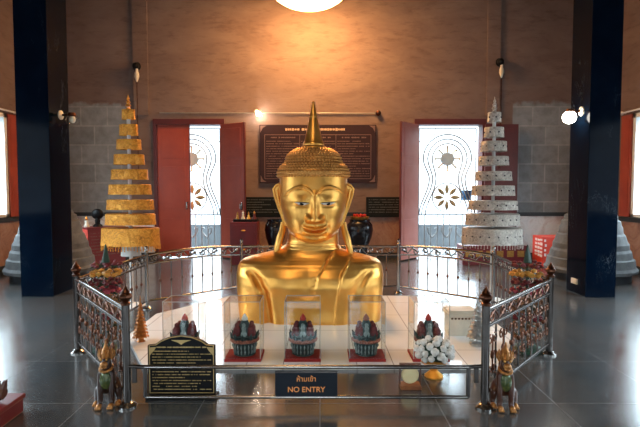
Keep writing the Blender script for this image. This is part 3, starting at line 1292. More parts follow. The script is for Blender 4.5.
# headdress spire
sp = MB()
SPP = [(.0, 1.925), (.135, 1.925), (.142, 1.945), (.125, 1.965), (.115, 1.97), (.118, 1.985), (.108, 2.0), (.098, 2.02), (.082, 2.08), (.063, 2.16), (.048, 2.24), (.042, 2.252), (.046, 2.262), (.04, 2.275),
          (.028, 2.335), (.018, 2.39), (.010, 2.415), (0, 2.42)]
sp.lathe([(r, 1.893 + (z - 1.925) * 1.086) for r, z in SPP], 32, (HX, 0, 0))
sp.build('headdress_spire', 'gold', bust, ang=60)


for ch in bust.children:
    ch.location.z -= 0.03   # the sculpting heights count from the room floor

# ------------------------------------------------------------------ tiered towers
def tower(name, label, tiers, fin, X, Y, m, sq, gems, stand_cloth):
    S = Y / FPX

    def zz(py):
        return at(0, py, Y).z
    t = thing(name, label, 'tiered tower', (X, Y, 0))
    zb = zz(tiers[-1][3])
    MB().tube([(0, 0, 0.03), (0, 0, zz(fin[0]) - 0.12)], 0.022, 12).build('pole', 'white_paint', t)
    MB().lathe([(0, 0), (0.16, 0), (0.16, 0.015), (0.05, 0.035), (0, 0.035)], 24).build('pole_foot', 'white_paint', t)
    for i, (a, b, y0, y1) in enumerate(tiers):
        r = (b - a) / 2 * S
        z1, z0 = zz(y0 + 0.5), zz(y1 - (0.4 if i < 8 else 0))
        mb = MB()
        N = 48
        fl = 1.03

        def wv(an, k, i=i):
            return 1 + 0.012 * math.sin(an * 11 + i) + 0.006 * math.sin(an * 23)
        mb.lathe([(0.03, z1 - 0.004), (r * 0.96, z1), (r, z1 - 0.008), (r * 1.005, (z0 + z1) / 2), (r * fl, z0), (r * (fl - 0.03), z0), (r * 0.96, z1 - 0.02), (0.03, z1 - 0.02)], N, wave=wv, sc=(1, sq))
        o = mb.build('tier', m, t)
        if gems:
            gm = MB()
            n = max(6, int(2 * PI * r / 0.11))
            for k in range(n):
                an = 2 * PI * (k + 0.5) / n
                gm.ball((r * 1.0 * math.cos(an), r * sq * math.sin(an), (z0 + z1) / 2), 0.011, 8, 6)
            gm.build('gem_studs', 'gem', o)
        if i >= len(tiers) - 1:
            fg = MB()
            n = 60
            for k in range(n):
                an = 2 * PI * k / n
                l = random.uniform(0.03, 0.06)
                x, y = r * fl * 0.99 * math.cos(an), r * fl * sq * 0.98 * math.sin(an)
                fg.tube([(x, y, z0 + 0.005), (x, y, z0 - l)], [0.006, 0.004], 4)
                fg.blob((x, y, z0 - l), 0.009, 1)
            fg.build('fringe', m, o)
    zf0, zf1 = zz(fin[1]), zz(fin[0])
    h = zf1 - zf0
    MB().lathe([(0, zf0 - 0.02), (.030, zf0), (.020, zf0 + h * .12), (.036, zf0 + h * .24), (.018, zf0 + h * .36), (.028, zf0 + h * .46), (.013, zf0 + h * .58), (.019, zf0 + h * .68), (.008, zf0 + h * .8), (0, zf1)], 16).build('finial', m, t)
    if stand_cloth:
        MB().lathe([(0, zb - 0.01), (.10, zb - 0.01), (.115, zb - 0.06), (.12, zb - 0.13), (.10, zb - 0.13), (0, zb - 0.12)], 20).build('pole_collar', 'cloth_white', t)
    return t


GT = [(123, 136, 109, 120), (121, 139, 124, 136), (118, 142, 139, 150), (115, 145, 154, 165), (112, 148, 169, 180), (109, 151, 184, 195), (106, 152, 199, 210), (105, 154, 213, 225), (103, 160, 227, 245)]
ST = [(486, 499, 112, 123), (483, 502, 127, 138), (480, 505, 141, 152), (478, 507, 156, 166), (475, 510, 171, 181), (472, 513, 185, 196), (469, 516, 200, 210), (466, 518, 213, 225), (463, 521, 227, 243)]
tower('tiered_tower', 'gold cloth tower of nine tiers on a white pole, left of bust', GT, (94, 109), at(131, 250, 5.95).x, 5.95, 'gold_sheet', 0.55, False, True)
tower('tiered_tower', 'silver grey tower of nine jewelled tiers on a white pole, right of bust', ST, (96, 112), at(492, 250, 6.25).x, 6.25, 'silver_sheet', 0.8, True, False)

# ------------------------------------------------------------------ fence
G1, G2 = Vector((-1.29, 3.15, 0)), Vector((1.095, 3.13, 0))
P1, P2 = Vector((-2.16, 4.22, 0)), Vector((2.02, 4.17, 0))
Q1, Q2 = Vector((-2.11, 5.80, 0)), Vector((2.11, 5.80, 0))
R1, R2 = Vector((-1.10, 6.69, 0)), Vector((1.10, 6.69, 0))


def post(pt, label, fancy, group=None):
    t = thing('fence_post', label, 'fence post', pt, 0, group)
    m = 'steel' if fancy else 'steel_light'
    MB().tube([(0, 0, 0.01), (0, 0, 0.70)], 0.026 if fancy else 0.022, 16).build('post_shaft', m, t)
    MB().lathe([(0, 0), (.06, 0), (.06, .012), (.04, .028), (.03, .035), (0, .035)], 20).build('post_base', 'steel_light' if fancy else m, t)
    if fancy:
        MB().lathe([(0, .69), (.032, .69), (.034, .705), (.022, .712), (.026, .72), (.042, .742), (.040, .757), (.028, .768), (.031, .775), (.018, .79), (.012, .80), (.006, .815), (0, .82)], 18,
                   wave=lambda a, i: 1 + (0.10 * math.cos(a * 6) if 4 <= i <= 6 else 0)).build('post_finial', 'copper', t)
    else:
        MB().lathe([(0, .69), (.024, .69), (.026, .70), (.014, .71), (.02, .725), (.024, .74), (.018, .757), (.006, .77), (0, .775)], 16).build('post_finial', m, t)
    return t


post(G1, 'steel fence post with copper bud, beside the black signboard', True)
post(G2, 'steel fence post with copper bud, at right end of low barrier', True)
post(P1, 'outermost left fence post with copper bud, by the left black column', True)
post(P2, 'outermost right fence post with copper bud, by the right black column', True)
post(Q1, 'plain fence post near the pole of the gold tower', False)
post(Q2, 'plain fence post below the silver tower', False)
post(R1, 'plain back fence post behind the left shoulder of the bust', False)
post(R2, 'plain back fence post behind the right shoulder of the bust', False)


def spiral(c, r0, turns, start, sgn, n=22):
    pts = []
    for k in range(n + 1):
        t = k / n
        a = start + sgn * turns * 2 * PI * t
        r = r0 * (1 - 0.78 * t)
        pts.append((c[0] + r * math.cos(a), 0, c[1] + r * math.sin(a)))
    return pts


def panel(A, B, label, front, arch=0.0):
    d = B - A
    L = d.length - 0.05
    t = thing('metal_railing', label, 'fence panel', (A + B) / 2, math.atan2(d.y, d.x))
    m = 'steel' if front else 'steel_light'
    h = L / 2
    zt, zm, zb = 0.66, 0.545, 0.10

    def az(x):
        return arch * (1 - (x / h) ** 2)
    xs = [-h + L * k / 16 for k in range(17)]
    MB().tube([(x, 0, zt + az(x)) for x in xs], 0.017, 10).build('top_rail', 'steel_light', t)
    MB().tube([(x, 0, zm + az(x)) for x in xs], 0.012, 10).build('middle_rail', m, t)
    MB().tube([(x, 0, zb) for x in xs], 0.013, 10).build('bottom_rail', m, t)
    n = max(3, round(L / 0.142))
    for k in range(1, n):
        x = -h + L * k / n
        o = MB().tube([(x, 0, zb), (x, 0, zm + az(x))], 0.0075, 8).build('picket', m, t)
        MB().ball((x, 0, 0.33), 0.017, 10, 8, (1, 1, 1.25)).build('picket_knob', 'copper', o)
    sc = MB()
    q = max(2, round(L / 0.32))
    r = 0.043
    tr_ = 0.007 if front else 0.0095
    for k in range(q):
        x = -h + L * (k + 0.5) / q
        zz = (zt + zm) / 2 + az(x)
        w = L / q * 0.27
        sc.tube(spiral((x - w, zz), r, 1.2, PI * 0.9, 1), tr_, 6)
        sc.tube(spiral((x + w, zz), r, 1.2, -PI * 0.1, 1), tr_, 6)
        sc.tube([(x - w - r, 0, zz - 0.01), (x - w * 0.4, 0, zz + 0.036), (x, 0, zz), (x + w * 0.4, 0, zz - 0.036), (x + w + r, 0, zz + 0.01)], tr_, 6)
    sc.build('rail_scrolls', 'copper' if front else 'steel_light', t)
    if front:
        s2 = MB()
        q = max(2, round(L / 0.2))
        for k in range(q):
            x = -h + L * (k + 0.5) / q
            for zc_, sg in ((0.44, 1), (0.23, -1)):
                s2.tube(spiral((x - 0.035, zc_), 0.036, 1.15, PI * 0.5 * sg, sg), 0.006, 6)
                s2.tube(spiral((x + 0.035, zc_), 0.036, 1.15, PI * 0.5 * sg, -sg), 0.006, 6)
            s2.tube([(x, 0, 0.2), (x, 0, 0.47)], 0.006, 6)
            s2.ball((x, 0, 0.33), 0.02, 10, 8, (1.2, 0.7, 1.6))
        s2.build('panel_scrollwork', 'copper', t)
    return t


panel(G1, P1, 'steel fence panel with copper scrollwork, left of the barrier', True)
panel(G2, P2, 'steel fence panel with copper scrollwork, right of the barrier', True)
panel(P1, Q1, 'side fence panel running back under the gold tower', False)
panel(P2, Q2, 'side fence panel running back under the silver tower', False)
panel(Q1, R1, 'steel fence panel in front of the left red door', False, 0.03)
panel(Q2, R2, 'steel fence panel in front of the bright right doorway', False, 0.03)
panel(R1, R2, 'steel fence panel right behind the golden bust', False, 0.0)

# low barrier between the two gate posts
BYY = 3.14
a = at(145, 367, BYY)
b = at(468, 397, BYY)
bt = thing('low_barrier', 'low polished rectangular rail barrier across the front of the bust', 'barrier', ((a.x + b.x) / 2, BYY, 0))
hb = (b.x - a.x) / 2
cxb = (a.x + b.x) / 2
zt, zb = a.z, b.z
MB().tube([(-hb, 0, zt), (hb, 0, zt)], 0.014, 10).build('top_rail', 'steel_light', bt)
MB().tube([(-hb, 0, zb), (hb, 0, zb)], 0.013, 10).build('bottom_rail', 'steel_light', bt)
for x in (-hb, hb):
    MB().tube([(x, 0, zb), (x, 0, zt)], 0.014, 10).build('end_bar', 'steel', bt)
for x, e in ((-hb, G1.x + 0.02), (hb, G2.x - 0.02)):
    k = MB()
    k.tube([(x, 0, zt), (e - cxb, 0, zt + 0.005)], 0.013, 10)
    xe = e - cxb + (0.035 if x < 0 else -0.035)
    k.box((xe, 0, zt - 0.045), (0.03, 0.012, 0.12))
    k.build('latch', 'steel', bt)
# no entry plate
a = at(275, 371, BYY - 0.03)
b = at(337.5, 396.5, BYY - 0.03)
sg = thing('no_entry_sign', 'dark NO ENTRY sign with orange letters hanging on the low barrier', 'sign', ((a.x + b.x) / 2, BYY - 0.026, b.z))
sw, sh = b.x - a.x, a.z - b.z
MB().span((-sw / 2, -0.005, 0), (sw / 2, 0.006, sh), 0.003).build('sign_plate', 'sign_black', sg, smooth=False)
MB().box((0, -0.006, sh - 0.006), (sw, 0.003, 0.011)).build('sign_edge', 'steel', sg, smooth=False)
text_obj('NO ENTRY', 0.050, 'sign_lettering', 'letter_orange', sg, (0, -0.0065, sh * 0.27), bold=0.0006)
text_obj('ห้ามเข้า', 0.046, 'sign_lettering', 'letter_orange', sg, (0, -0.0065, sh * 0.68), bold=0.0006)

# black signboard
a = at(148, 335, 3.30)
b = at(216, 402, 3.30)
sb = thing('signboard', 'black signboard with arched top and rows of gold text, behind low barrier', 'sign', ((a.x + b.x) / 2, 3.30, 0))
W_, H_ = (b.x - a.x) / 2, a.z - 0.02
poly = [(-W_, 0.02), (W_, 0.02), (W_, H_ - 0.05)]
poly += [(W_ - 0.05, H_ - 0.045), (W_ - 0.085, H_ - 0.02), (W_ - 0.12, H_ - 0.005), (W_ - 0.16, H_ + 0.01), (0, H_ + 0.02), (-W_ + 0.16, H_ + 0.01), (-W_ + 0.12, H_ - 0.005), (-W_ + 0.085, H_ - 0.02), (-W_ + 0.05, H_ - 0.045), (-W_, H_ - 0.05)]
MB().prism(poly, -0.012, 0.012).build('sign_panel', 'black', sb, smooth=False)
e = MB()
inn = [(x * 0.95, 0.035 + (z - 0.02) * 0.955) for x, z in poly]
e.tube([(x, -0.012, z) for x, z in inn], 0.0035, 6, True)
for sx in (-1, 1):
    e.prism([(sx * (W_ - 0.015), H_ - 0.065), (sx * (W_ - 0.06), H_ - 0.06), (sx * (W_ - 0.045), H_ - 0.085), (sx * (W_ - 0.015), H_ - 0.12)], -0.0145, -0.012)
e.prism([(-0.07, H_ - 0.012), (0.07, H_ - 0.012), (0.02, H_ - 0.03), (0, H_ - 0.045), (-0.02, H_ - 0.03)], -0.0145, -0.012)
e.build('sign_ornament', 'letter_gold', sb)
tx = MB()
script_rows(tx, -W_ + 0.06, W_ - 0.06, H_ - 0.05, H_ - 0.075, 1, -0.0125, 0.014, 0.85, 0.0015, True)
script_rows(tx, -W_ + 0.03, W_ - 0.03, H_ - 0.08, 0.05, 14, -0.0125, 0.0095, 0.8, 0.0015)
tx.build('sign_lettering', 'letter_gold', sb, smooth=False)
MB().span((-W_ - 0.01, -0.05, 0), (W_ + 0.015, 0.05, 0.022), 0.004).build('sign_foot', 'black', sb, smooth=False)


# ------------------------------------------------------------------ display cases with figurines
def case(px0, px1, label):
    Yf = 3.90
    s = Yf / FPX
    w = 0.305
    d = 0.26
    xc = at((px0 + px1) / 2, 365, Yf).x
    t = thing('display_case', label, 'display case', (xc, Yf + d / 2, PZ))
    MB().span((-w / 2, -d / 2, 0), (w / 2, d / 2, 0.025), 0.003).build('case_base', 'red_felt', t, smooth=False)
    h = 0.475
    th = 0.003
    g = MB()
    k = w / 2 - 0.006
    q = d / 2 - 0.006
    g.box((0, -q, 0.025 + h / 2), (2 * k, th, h))
    g.box((0, q, 0.025 + h / 2), (2 * k, th, h))
    g.box((-k, 0, 0.025 + h / 2), (th, 2 * q, h))
    g.box((k, 0, 0.025 + h / 2), (th, 2 * q, h))
    g.box((0, 0, 0.025 + h), (2 * k, 2 * q, th))
    g.build('case_cover', 'acrylic', t, smooth=False)
    e = MB()
    for x in (-k, k):
        for y in (-q, q):
            e.box((x, y, 0.025 + h / 2), (0.0045, 0.0045, h))
    for z in (0.025 + h,):
        for y in (-q, q):
            e.box((0, y, z), (2 * k, 0.0045, 0.0045))
        for x in (-k, k):
            e.box((x, 0, z), (0.0045, 2 * q, 0.0045))
    e.build('case_edges', 'edge', t, smooth=False)
    return xc, Yf + d / 2, PZ + 0.025


def figurine(loc, label, tip):
    t = thing('lotus_figurine', label, 'figurine', loc)
    MB().lathe([(0, 0), (.078, 0), (.094, .010), (.082, .022), (.086, .05), (.098, .085), (.100, .115), (0, .115)], 28).build('pedestal', 'teal_glaze', t)
    pt = MB()
    for row, (z, r, n, hh) in enumerate(((0.022, .088, 18, .038), (0.066, .098, 20, .038))):
        for k in range(n):
            an = 2 * PI * (k + 0.5 * row) / n
            x, y = r * math.cos(an), r * math.sin(an)
            pt.tube([(x * .97, y * .97, z - .004), (x * 1.04, y * 1.04, z + hh * .45), (x * 0.99, y * 0.99, z + hh)], [.003, .0075, .002], 6)
    pt.build('lotus_petals', 'pale_glaze', t)
    rg = MB()
    for k in range(30):
        an = 2 * PI * k / 30
        rg.ball((.110 * math.cos(an), .110 * math.sin(an), .130), .014, 8, 6)
    rg.lathe([(0, .115), (.105, .115), (.105, .142), (0, .142)], 24)
    rg.build('beaded_ring', 'rose_glaze', t)
    up = MB()
    up.lathe([(0, .14), (.085, .14), (.10, .150), (.108, .172), (.08, .168), (.06, .18), (.05, .22), (.04, .26), (.03, .285), (.018, .30), (0, .30)], 24)
    for k in range(10):
        an = 2 * PI * (k + .5) / 10
        x, y = math.cos(an), math.sin(an)
        up.tube([(.085 * x, .085 * y, .146), (.108 * x, .108 * y, .162), (.122 * x, .122 * y, .200)], [.024, .017, .002], 6)
    up.build('lotus_crown', 'teal_glaze', t)
    fg = MB()
    for sx, sy in ((-1, -.5), (1, -.5), (-.9, .7), (.9, .7)):
        x, y = sx * .060, sy * .055
        fg.lathe([(0, .16), (.034, .16), (.040, .18), (.032, .205), (.034, .222), (.026, .24), (.012, .25)], 12, (x, y, 0))
        fg.ball((x, y, .256), .021, 10, 8)
    fg.build('side_figures', 'crimson', t)
    cf = MB()
    cf.lathe([(0, .17), (.030, .17), (.026, .19), (.014, .21), (.019, .235), (.011, .25)], 14, (0, -.05, 0))
    cf.ball((0, -.05, .262), .015, 12, 8)
    cf.build('centre_figure', 'pale_glaze', t)
    MB().lathe([(0, .29), (.024, .292), (.029, .303), (.020, .322), (.008, .340), (0, .350)], 14).build('top_bud', tip, t)
    return t


CASES = [(163, 199, 'behind the black signboard', 'red_tip'), (223, 262, 'second from left', 'petal'), (284, 321, 'middle, above NO ENTRY sign', 'red_tip'), (349, 386, 'fourth from left', 'rose_glaze'), (411, 452, 'behind white flower bouquet', 'red_tip')]  # white bud of the second figurine paints in a reflection on the glass
CL_ = ['clear display case on red base, leftmost, behind the black signboard', 'clear display case on red base, between signboard and NO ENTRY sign',
       'clear display case on red base, middle one, above NO ENTRY sign', 'clear display case on red base, between NO ENTRY sign and white bouquet', 'clear display case on red base, behind the white flower bouquet']
FL_ = ['lotus figurine with red tip showing just above the black signboard', 'dark lotus figurine, bud painted white for a glass reflection, in second case from left',
       'dark lotus figurine with scarlet tip, in case above NO ENTRY sign', 'dark lotus figurine with dull rose bud, in fourth case from left', 'red topped lotus figurine in the case behind the white bouquet']
for (p0, p1, _, tip), cl, fl in zip(CASES, CL_, FL_):
    loc = case(p0, p1, cl)
    figurine(loc, fl, tip)

# bouquet on a gold pedestal bowl
pc = at(434, 381, 3.62)
PX, PY = at(434, 375, 3.66).x, 3.67
ph = thing('pedestal_bowl', 'small gold pedestal bowl under the white flower bouquet', 'bowl', (PX, PY, 0))
MB().lathe([(0, 0), (.068, 0), (.072, .01), (.05, .03), (.028, .05), (.03, .062), (.06, .085), (.095, .115), (.10, .12), (.09, .12), (.055, .09), (0, .085)], 28,
           wave=lambda a, i: 1 + (0.05 * math.cos(a * 12) if 1 <= i <= 2 or 6 <= i <= 9 else 0)).build('bowl', 'gold_bright', ph)
bq = thing('flower_bouquet', 'round bouquet of white blossoms in the gold pedestal bowl', 'flowers', (PX, PY, 0.11))
MB().blob((0, 0, 0.09), 0.10, 2, (1.25, 1, 0.85), 0.12).build('leaves', 'leaf', bq)
bl = MB()
for k in range(26):
    v = Vector((random.gauss(0, 1), random.gauss(0, 1), random.gauss(0, 1))).normalized()
    bl.blob(v * 0.017, 0.014, 2, (1, 1, 1), 0.05)
first = None
spots = []
for i in range(34):
    z = 1 - 1.65 * (i + 0.5) / 34
    r = math.sqrt(max(0, 1 - z * z))
    an = i * 2.39996
    spots.append((r * math.cos(an) * .135, r * math.sin(an) * .11, .095 + z * .088))
for i, sp_ in enumerate(spots):
    if i == 0:
        first = bl.build('blossom', 'petal', bq, sp_)
    else:
        c = first.copy()
        COL.objects.link(c)
        c.parent = bq
        c.location = sp_
        c.rotation_euler = (random.uniform(0, 6), random.uniform(0, 6), random.uniform(0, 6))
        k = random.uniform(0.85, 1.2)
        c.scale = (k, k, k)

# small framed disc in front of the cases
fd = thing('round_plaque', 'cream round plaque on brown stand, behind right end of low barrier', 'plaque', (at(411, 388, 3.42).x, 3.46, 0))
MB().span((-.075, -.05, 0), (.075, .05, .03), .004).build('plaque_stand', 'wood', fd, smooth=False)
q = MB().lathe([(0, -.012), (.058, -.012), (.065, 0), (.058, .012), (0, .012)], 32)
q.shift(lambda v: (v.x, v.z, v.y + .095))
q.build('plaque_disc', 'disc_cream', fd)
q = MB()
for x in (-.075, .075):
    q.box((x, 0, .105), (.006, .03, .15))
q.box((0, 0, .178), (.156, .03, .006))
q.build('plaque_frame', 'wood_dark', fd, smooth=False)


# ------------------------------------------------------------------ small pagoda trees
def pagoda(name, label, X, Y, h, r0, m, tiers, cat='tiered ornament'):
    t = thing(name, label, cat, (X, Y, PZ if abs(X) < 1.6 and Y > 4 else 0))
    MB().lathe([(0, 0), (r0 * .75, 0), (r0 * .8, .02), (r0 * .4, .04), (r0 * .3, h * .14), (0, h * .14)], 20).build('ornament_base', m, t)
    MB().tube([(0, 0, h * .1), (0, 0, h * .98)], [0.008, 0.003], 8).build('ornament_stem', m, t)
    for i in range(tiers):
        f = i / (tiers - 1)
        r = r0 * (1 - 0.80 * f)
        z = h * (.16 + .62 * f)
        hh = h * .62 / tiers
        mb = MB()
        mb.lathe([(r * .45, z + hh * .8), (r * .8, z + hh * .5), (r, z + hh * .05), (r * .92, z), (r * .4, z + hh * .3)], 20, wave=lambda a, k: 1 + 0.06 * math.cos(a * 10))
        n = max(6, int(14 * (1 - f * .6)))
        for k in range(n):
            an = 2 * PI * k / n
            mb.tube([(r * .95 * math.cos(an), r * .95 * math.sin(an), z + hh * .2), (r * 1.1 * math.cos(an), r * 1.1 * math.sin(an), z - hh * .25)], [.006, .003], 5)
        mb.build('ornament_tier', m, t)
    MB().lathe([(0, h * .78), (r0 * .16, h * .8), (r0 * .10, h * .86), (r0 * .12, h * .88), (.005, h * .95), (0, h)], 12).build('ornament_tip', m, t)
    return t


pagoda('pagoda_ornament', 'small orange gold tiered ornament beside the left fence panel', at(141, 345, 4.45).x, 4.45, .47, .068, 'gold_orange', 10)
pagoda('pagoda_ornament', 'small silver tiered ornament beside the right fence post', at(477, 350, 4.35).x, 4.35, .46, .09, 'silver', 8)

# cream donation box on the tiles
db = thing('donation_box', 'small cream box with stepped top on tiles right of bust', 'box', (at(462, 330, 4.62).x, 4.7, PZ))
MB().span((-.13, -.09, 0), (.13, .09, .20), .004).build('box_body', 'cream', db, smooth=False)
MB().span((-.15, -.11, .20), (.15, .11, .225), .003).span((-.14, -.10, .225), (.14, .10, .25), .003).build('box_lid', 'cream', db, smooth=False)
q = MB()
for k in range(7):
    q.box((-.10 + .2 * k / 6, -.0915, .17), (.018, .003, .016))
q.build('box_pattern', 'copper', db, smooth=False)


# ------------------------------------------------------------------ flower trees
def flower_tree(label, X, Y):
    t = thing('flower_tree', label, 'flower arrangement', (X, Y, 0))
    MB().lathe([(0, 0), (.13, 0), (.135, .02), (.12, .035), (.03, .045), (0, .045)], 24, sc=(1.1, .9)).build('tree_base', 'leaf', t)
    MB().tube([(0, 0, .03), (0, 0, .86)], .011, 8).build('tree_stem', 'leaf', t)
    MB().lathe([(.0, .80), (.034, .80), (.030, .83), (.016, .90), (.006, .955), (0, .965)], 14, wave=lambda a, i: 1 + .15 * math.cos(a * 5 + i)).build('tree_top', 'leaf', t)
    rows = [(.785, .125, 'flower_red', .024), (.70, .12, 'flower_orange', .030), (.62, .125, 'flower_red', .026), (.545, .12, 'flower_pink', .028), (.46, .13, 'flower_brown', .028),
            (.38, .12, 'flower_brown', .028), (.30, .125, 'flower_red', .026), (.22, .12, 'flower_brown', .027), (.14, .12, 'flower_brown', .025)]
    for z, r, m, br in rows:
        mb = MB()
        n = 11
        for k in range(n):
            an = 2 * PI * (k + random.uniform(-.15, .15)) / n
            rr = r * random.uniform(.85, 1.05)
            x, y, zz = rr * math.cos(an), rr * math.sin(an), z + random.uniform(-.012, .012)
            mb.blob((x, y, zz), br, 1, (1, 1, .8), .22)
            mb.tube([(0, 0, z - .03), (x, y, zz)], .004, 4)
        mb.blob((0, 0, z), br * 1.6, 1, (1, 1, .6), .2)
        o = mb.build('blossom_tier', m, t)
        lv = MB()
        for k in range(9):
            an = 2 * PI * (k + .5) / 9
            x, y = math.cos(an), math.sin(an)
            lv.tube([(x * .03, y * .03, z - .02), (x * r * .7, y * r * .7, z - .01), (x * r * 1.1, y * r * 1.1, z - .03)], [.004, .014, .002], 5)
        lv.build('tier_leaves', 'leaf', o)
    return t


flower_tree('tall tiered flower tree behind the left copper fence panel', -1.93, 4.30)
flower_tree('tall tiered flower tree behind the right copper fence panel', 1.86, 4.28)


# ------------------------------------------------------------------ guardian lions
def skin_mesh(name, pts, edges, radii, m, parent, sub=2):
    me = bpy.data.meshes.new(name)
    me.from_pydata([Vector(p) for p in pts], edges, [])
    o = bpy.data.objects.new(name, me)
    COL.objects.link(o)
    md = o.modifiers.new('skin', 'SKIN')
    for i, r in enumerate(radii):
        sv = me.skin_vertices[0].data[i]
        sv.radius = (r, r) if isinstance(r, float) else r
        sv.use_root = (i == 0)
    md.use_smooth_shade = True
    s_ = o.modifiers.new('sub', 'SUBSURF')
    s_.levels = sub
    s_.render_levels = sub
    dg = bpy.context.evaluated_depsgraph_get()
    me2 = bpy.data.meshes.new_from_object(o.evaluated_get(dg))
    me2.name = name
    bpy.data.objects.remove(o)
    for p_ in me2.polygons:
        p_.use_smooth = True
    me2.materials.clear()
    me2.materials.append(M[m])
    o = bpy.data.objects.new(name, me2)
    COL.objects.link(o)
    o.parent = parent
    return o


def lion(label, loc, rotz, m, k=1.0):
    """temple lion sitting upright, facing -y, about 0.44 m tall"""
    t = thing('guardian_lion', label, 'statue', loc, rotz)
    t.scale = (0.80, 0.85, 1.0)
    P = [(0, .07, .085), (0, .045, .15), (0, .0, .215), (0, -.02, .265), (0, -.035, .31), (0, -.06, .318)]
    R = [.062, .062, .060, .042, .045, .036]
    E = [(0, 1), (1, 2), (2, 3), (3, 4), (4, 5)]
    for sx in (-1, 1):
        b = len(P)
        P += [(sx * .042, -.04, .205), (sx * .046, -.055, .12), (sx * .046, -.055, .045), (sx * .047, -.07, .02), (sx * .047, -.095, .017)]
        R += [.034, .026, .022, .023, .020]
        E += [(2, b), (b, b + 1), (b + 1, b + 2), (b + 2, b + 3), (b + 3, b + 4)]
        b = len(P)
        P += [(sx * .062, .03, .105), (sx * .085, -.005, .095), (sx * .088, .01, .035), (sx * .088, -.03, .018)]
        R += [.045, .038, .026, .020]
        E += [(0, b), (b, b + 1), (b + 1, b + 2), (b + 2, b + 3)]
    skin_mesh('lion_body', P, E, R, m, t)
    cp = MB()
    cp.ball((0, -.062, .185), .046, 16, 12, (1.05, .55, 1.35))
    cp.build('chest_mosaic', 'mosaic', t)
    hd = MB()
    hd.ball((0, -.092, .300), .028, 14, 10, (1.15, .95, .75))
    hd.tube([(-.024, -.105, .287), (0, -.122, .283), (.024, -.105, .287)], .008, 8)
    hd.ball((0, -.118, .308), .010, 10, 8)
    hd.build('muzzle', 'lion_gold', t)
    for sx in (-1, 1):
        MB().ball((sx * .022, -.088, .332), .010, 10, 8).build('eye', 'gold_dull', t)
        MB().tube([(sx * .040, -.03, .325), (sx * .062, -.025, .35), (sx * .066, -.022, .378)], [.018, .014, .002], 8).build('ear', 'lion_gold', t)
    cr = MB()
    cr.lathe([(0, .335), (.048, .335), (.053, .348), (.044, .358), (.036, .37), (.030, .378), (.033, .385), (.020, .40), (.012, .42), (.004, .445), (0, .45)], 20, (0, -.035, 0))
    for q in range(9):
        an = 2 * PI * q / 9 - PI / 2
        x, y = math.cos(an), math.sin(an)
        cr.tube([(.046 * x, -.035 + .046 * y, .345), (.056 * x, -.035 + .056 * y, .37), (.050 * x, -.035 + .05 * y, .395)], [.013, .010, .002], 6)
    cr.build('crown', 'lion_gold', t)
    for sx in (-1, 1):
        for x, y in ((.047, -.09), (.088, -.03)):
            ft = MB()
            ft.ball((sx * x, y, .019), .026, 12, 8, (.95, 1.25, .72))
            for w in (-1, 0, 1):
                ft.ball((sx * x + w * .015, y - .027, .013), .010, 8, 6)
            ft.build('paw', 'lion_gold', t)
    tl = MB()
    tl.tube([(0, .11, .06), (0, .15, .08), (0, .155, .15), (0, .125, .20), (0, .14, .25)], [.014, .013, .012, .018, .003], 8)
    tl.build('tail', m, t)
    cl = MB()
    pts = [(.05 * math.cos(a), -.035 + .055 * math.sin(a), .262 + .012 * math.sin(a)) for a in [2 * PI * q / 24 for q in range(24)]]
    cl.tube(pts, .010, 8, True)
    cl.build('collar', 'lion_gold', t)
    return t


l1 = on_floor(106, 408)
lion('dark brown guardian lion statue before the left copper fence panel', (l1.x - 0.01, l1.y + 0.06, 0), 0.12, 'lion_brown')
l2 = on_floor(508, 412)
lion('red brown guardian lion statue with gold paws before the right fence panel', (l2.x, l2.y + 0.08, 0), -0.1, 'lion_red')


# ------------------------------------------------------------------ things along the back wall
# stone stupas behind the columns
def stupa(label, X, Y):
    t = thing('stone_stupa', label, 'stupa', (X, Y, 0))
    MB().lathe([(0, 0), (.60, 0), (.60, .13), (.0, .13)], 32).build('stupa_plinth', 'dark_trim', t)
    mb = MB()
    prof = [(0, .13), (.68, .13), (.69, .18), (.655, .22), (.64, .34), (.61, .36), (.59, .46), (.56, .50), (.555, .58), (.53, .62), (.50, .72), (.47, .75), (.46, .84), (.44, .88), (.43, .94), (.39, .97), (.385, 1.04),
            (.34, 1.07), (.30, 1.16), (.24, 1.19), (.18, 1.30), (.10, 1.36), (.05, 1.5), (0, 1.55)]
    mb.lathe(prof, 40)
    mb.build('stupa_body', 'grey_stone', t, ang=25)
    return t


stupa('grey stepped stone stupa behind the left black column', -4.44, 7.9)
stupa('grey stepped stone stupa behind the right black column', 4.46, 7.9)

# red cabinets either side
CA = math.radians(50)
ca, sa = math.cos(CA), math.sin(CA)
cw, cd = .36, .2
c = thing('red_cabinet', 'dark red cabinet with coral side, left behind the gold tower', 'cabinet', (-4.28 + cw * ca - cd * sa, 8.82 + cw * sa + cd * ca, 0), CA)
hh = at(92, 228, 8.82).z
MB().span((-cw, -cd, 0), (cw, cd, hh - .03), .006).build('cabinet_body', 'red_cabinet', c, smooth=False)
MB().span((-cw - .006, -cd, .02), (-cw + .001, cd, hh - .035)).build('cabinet_side', 'red_coral', c, smooth=False)
MB().span((-cw - .01, -cd - .01, hh - .03), (cw + .01, cd + .01, hh), .004).build('cabinet_top', 'red_cabinet', c, smooth=False)
q = MB()
script_rows(q, -.31, .30, hh - .08, .2, 8, -.202, .028, .8, .003)
q.build('cabinet_lettering', 'letter_pale', c, smooth=False)
M4 = Matrix.Translation(c.location) @ Matrix.Rotation(CA, 4, 'Z')


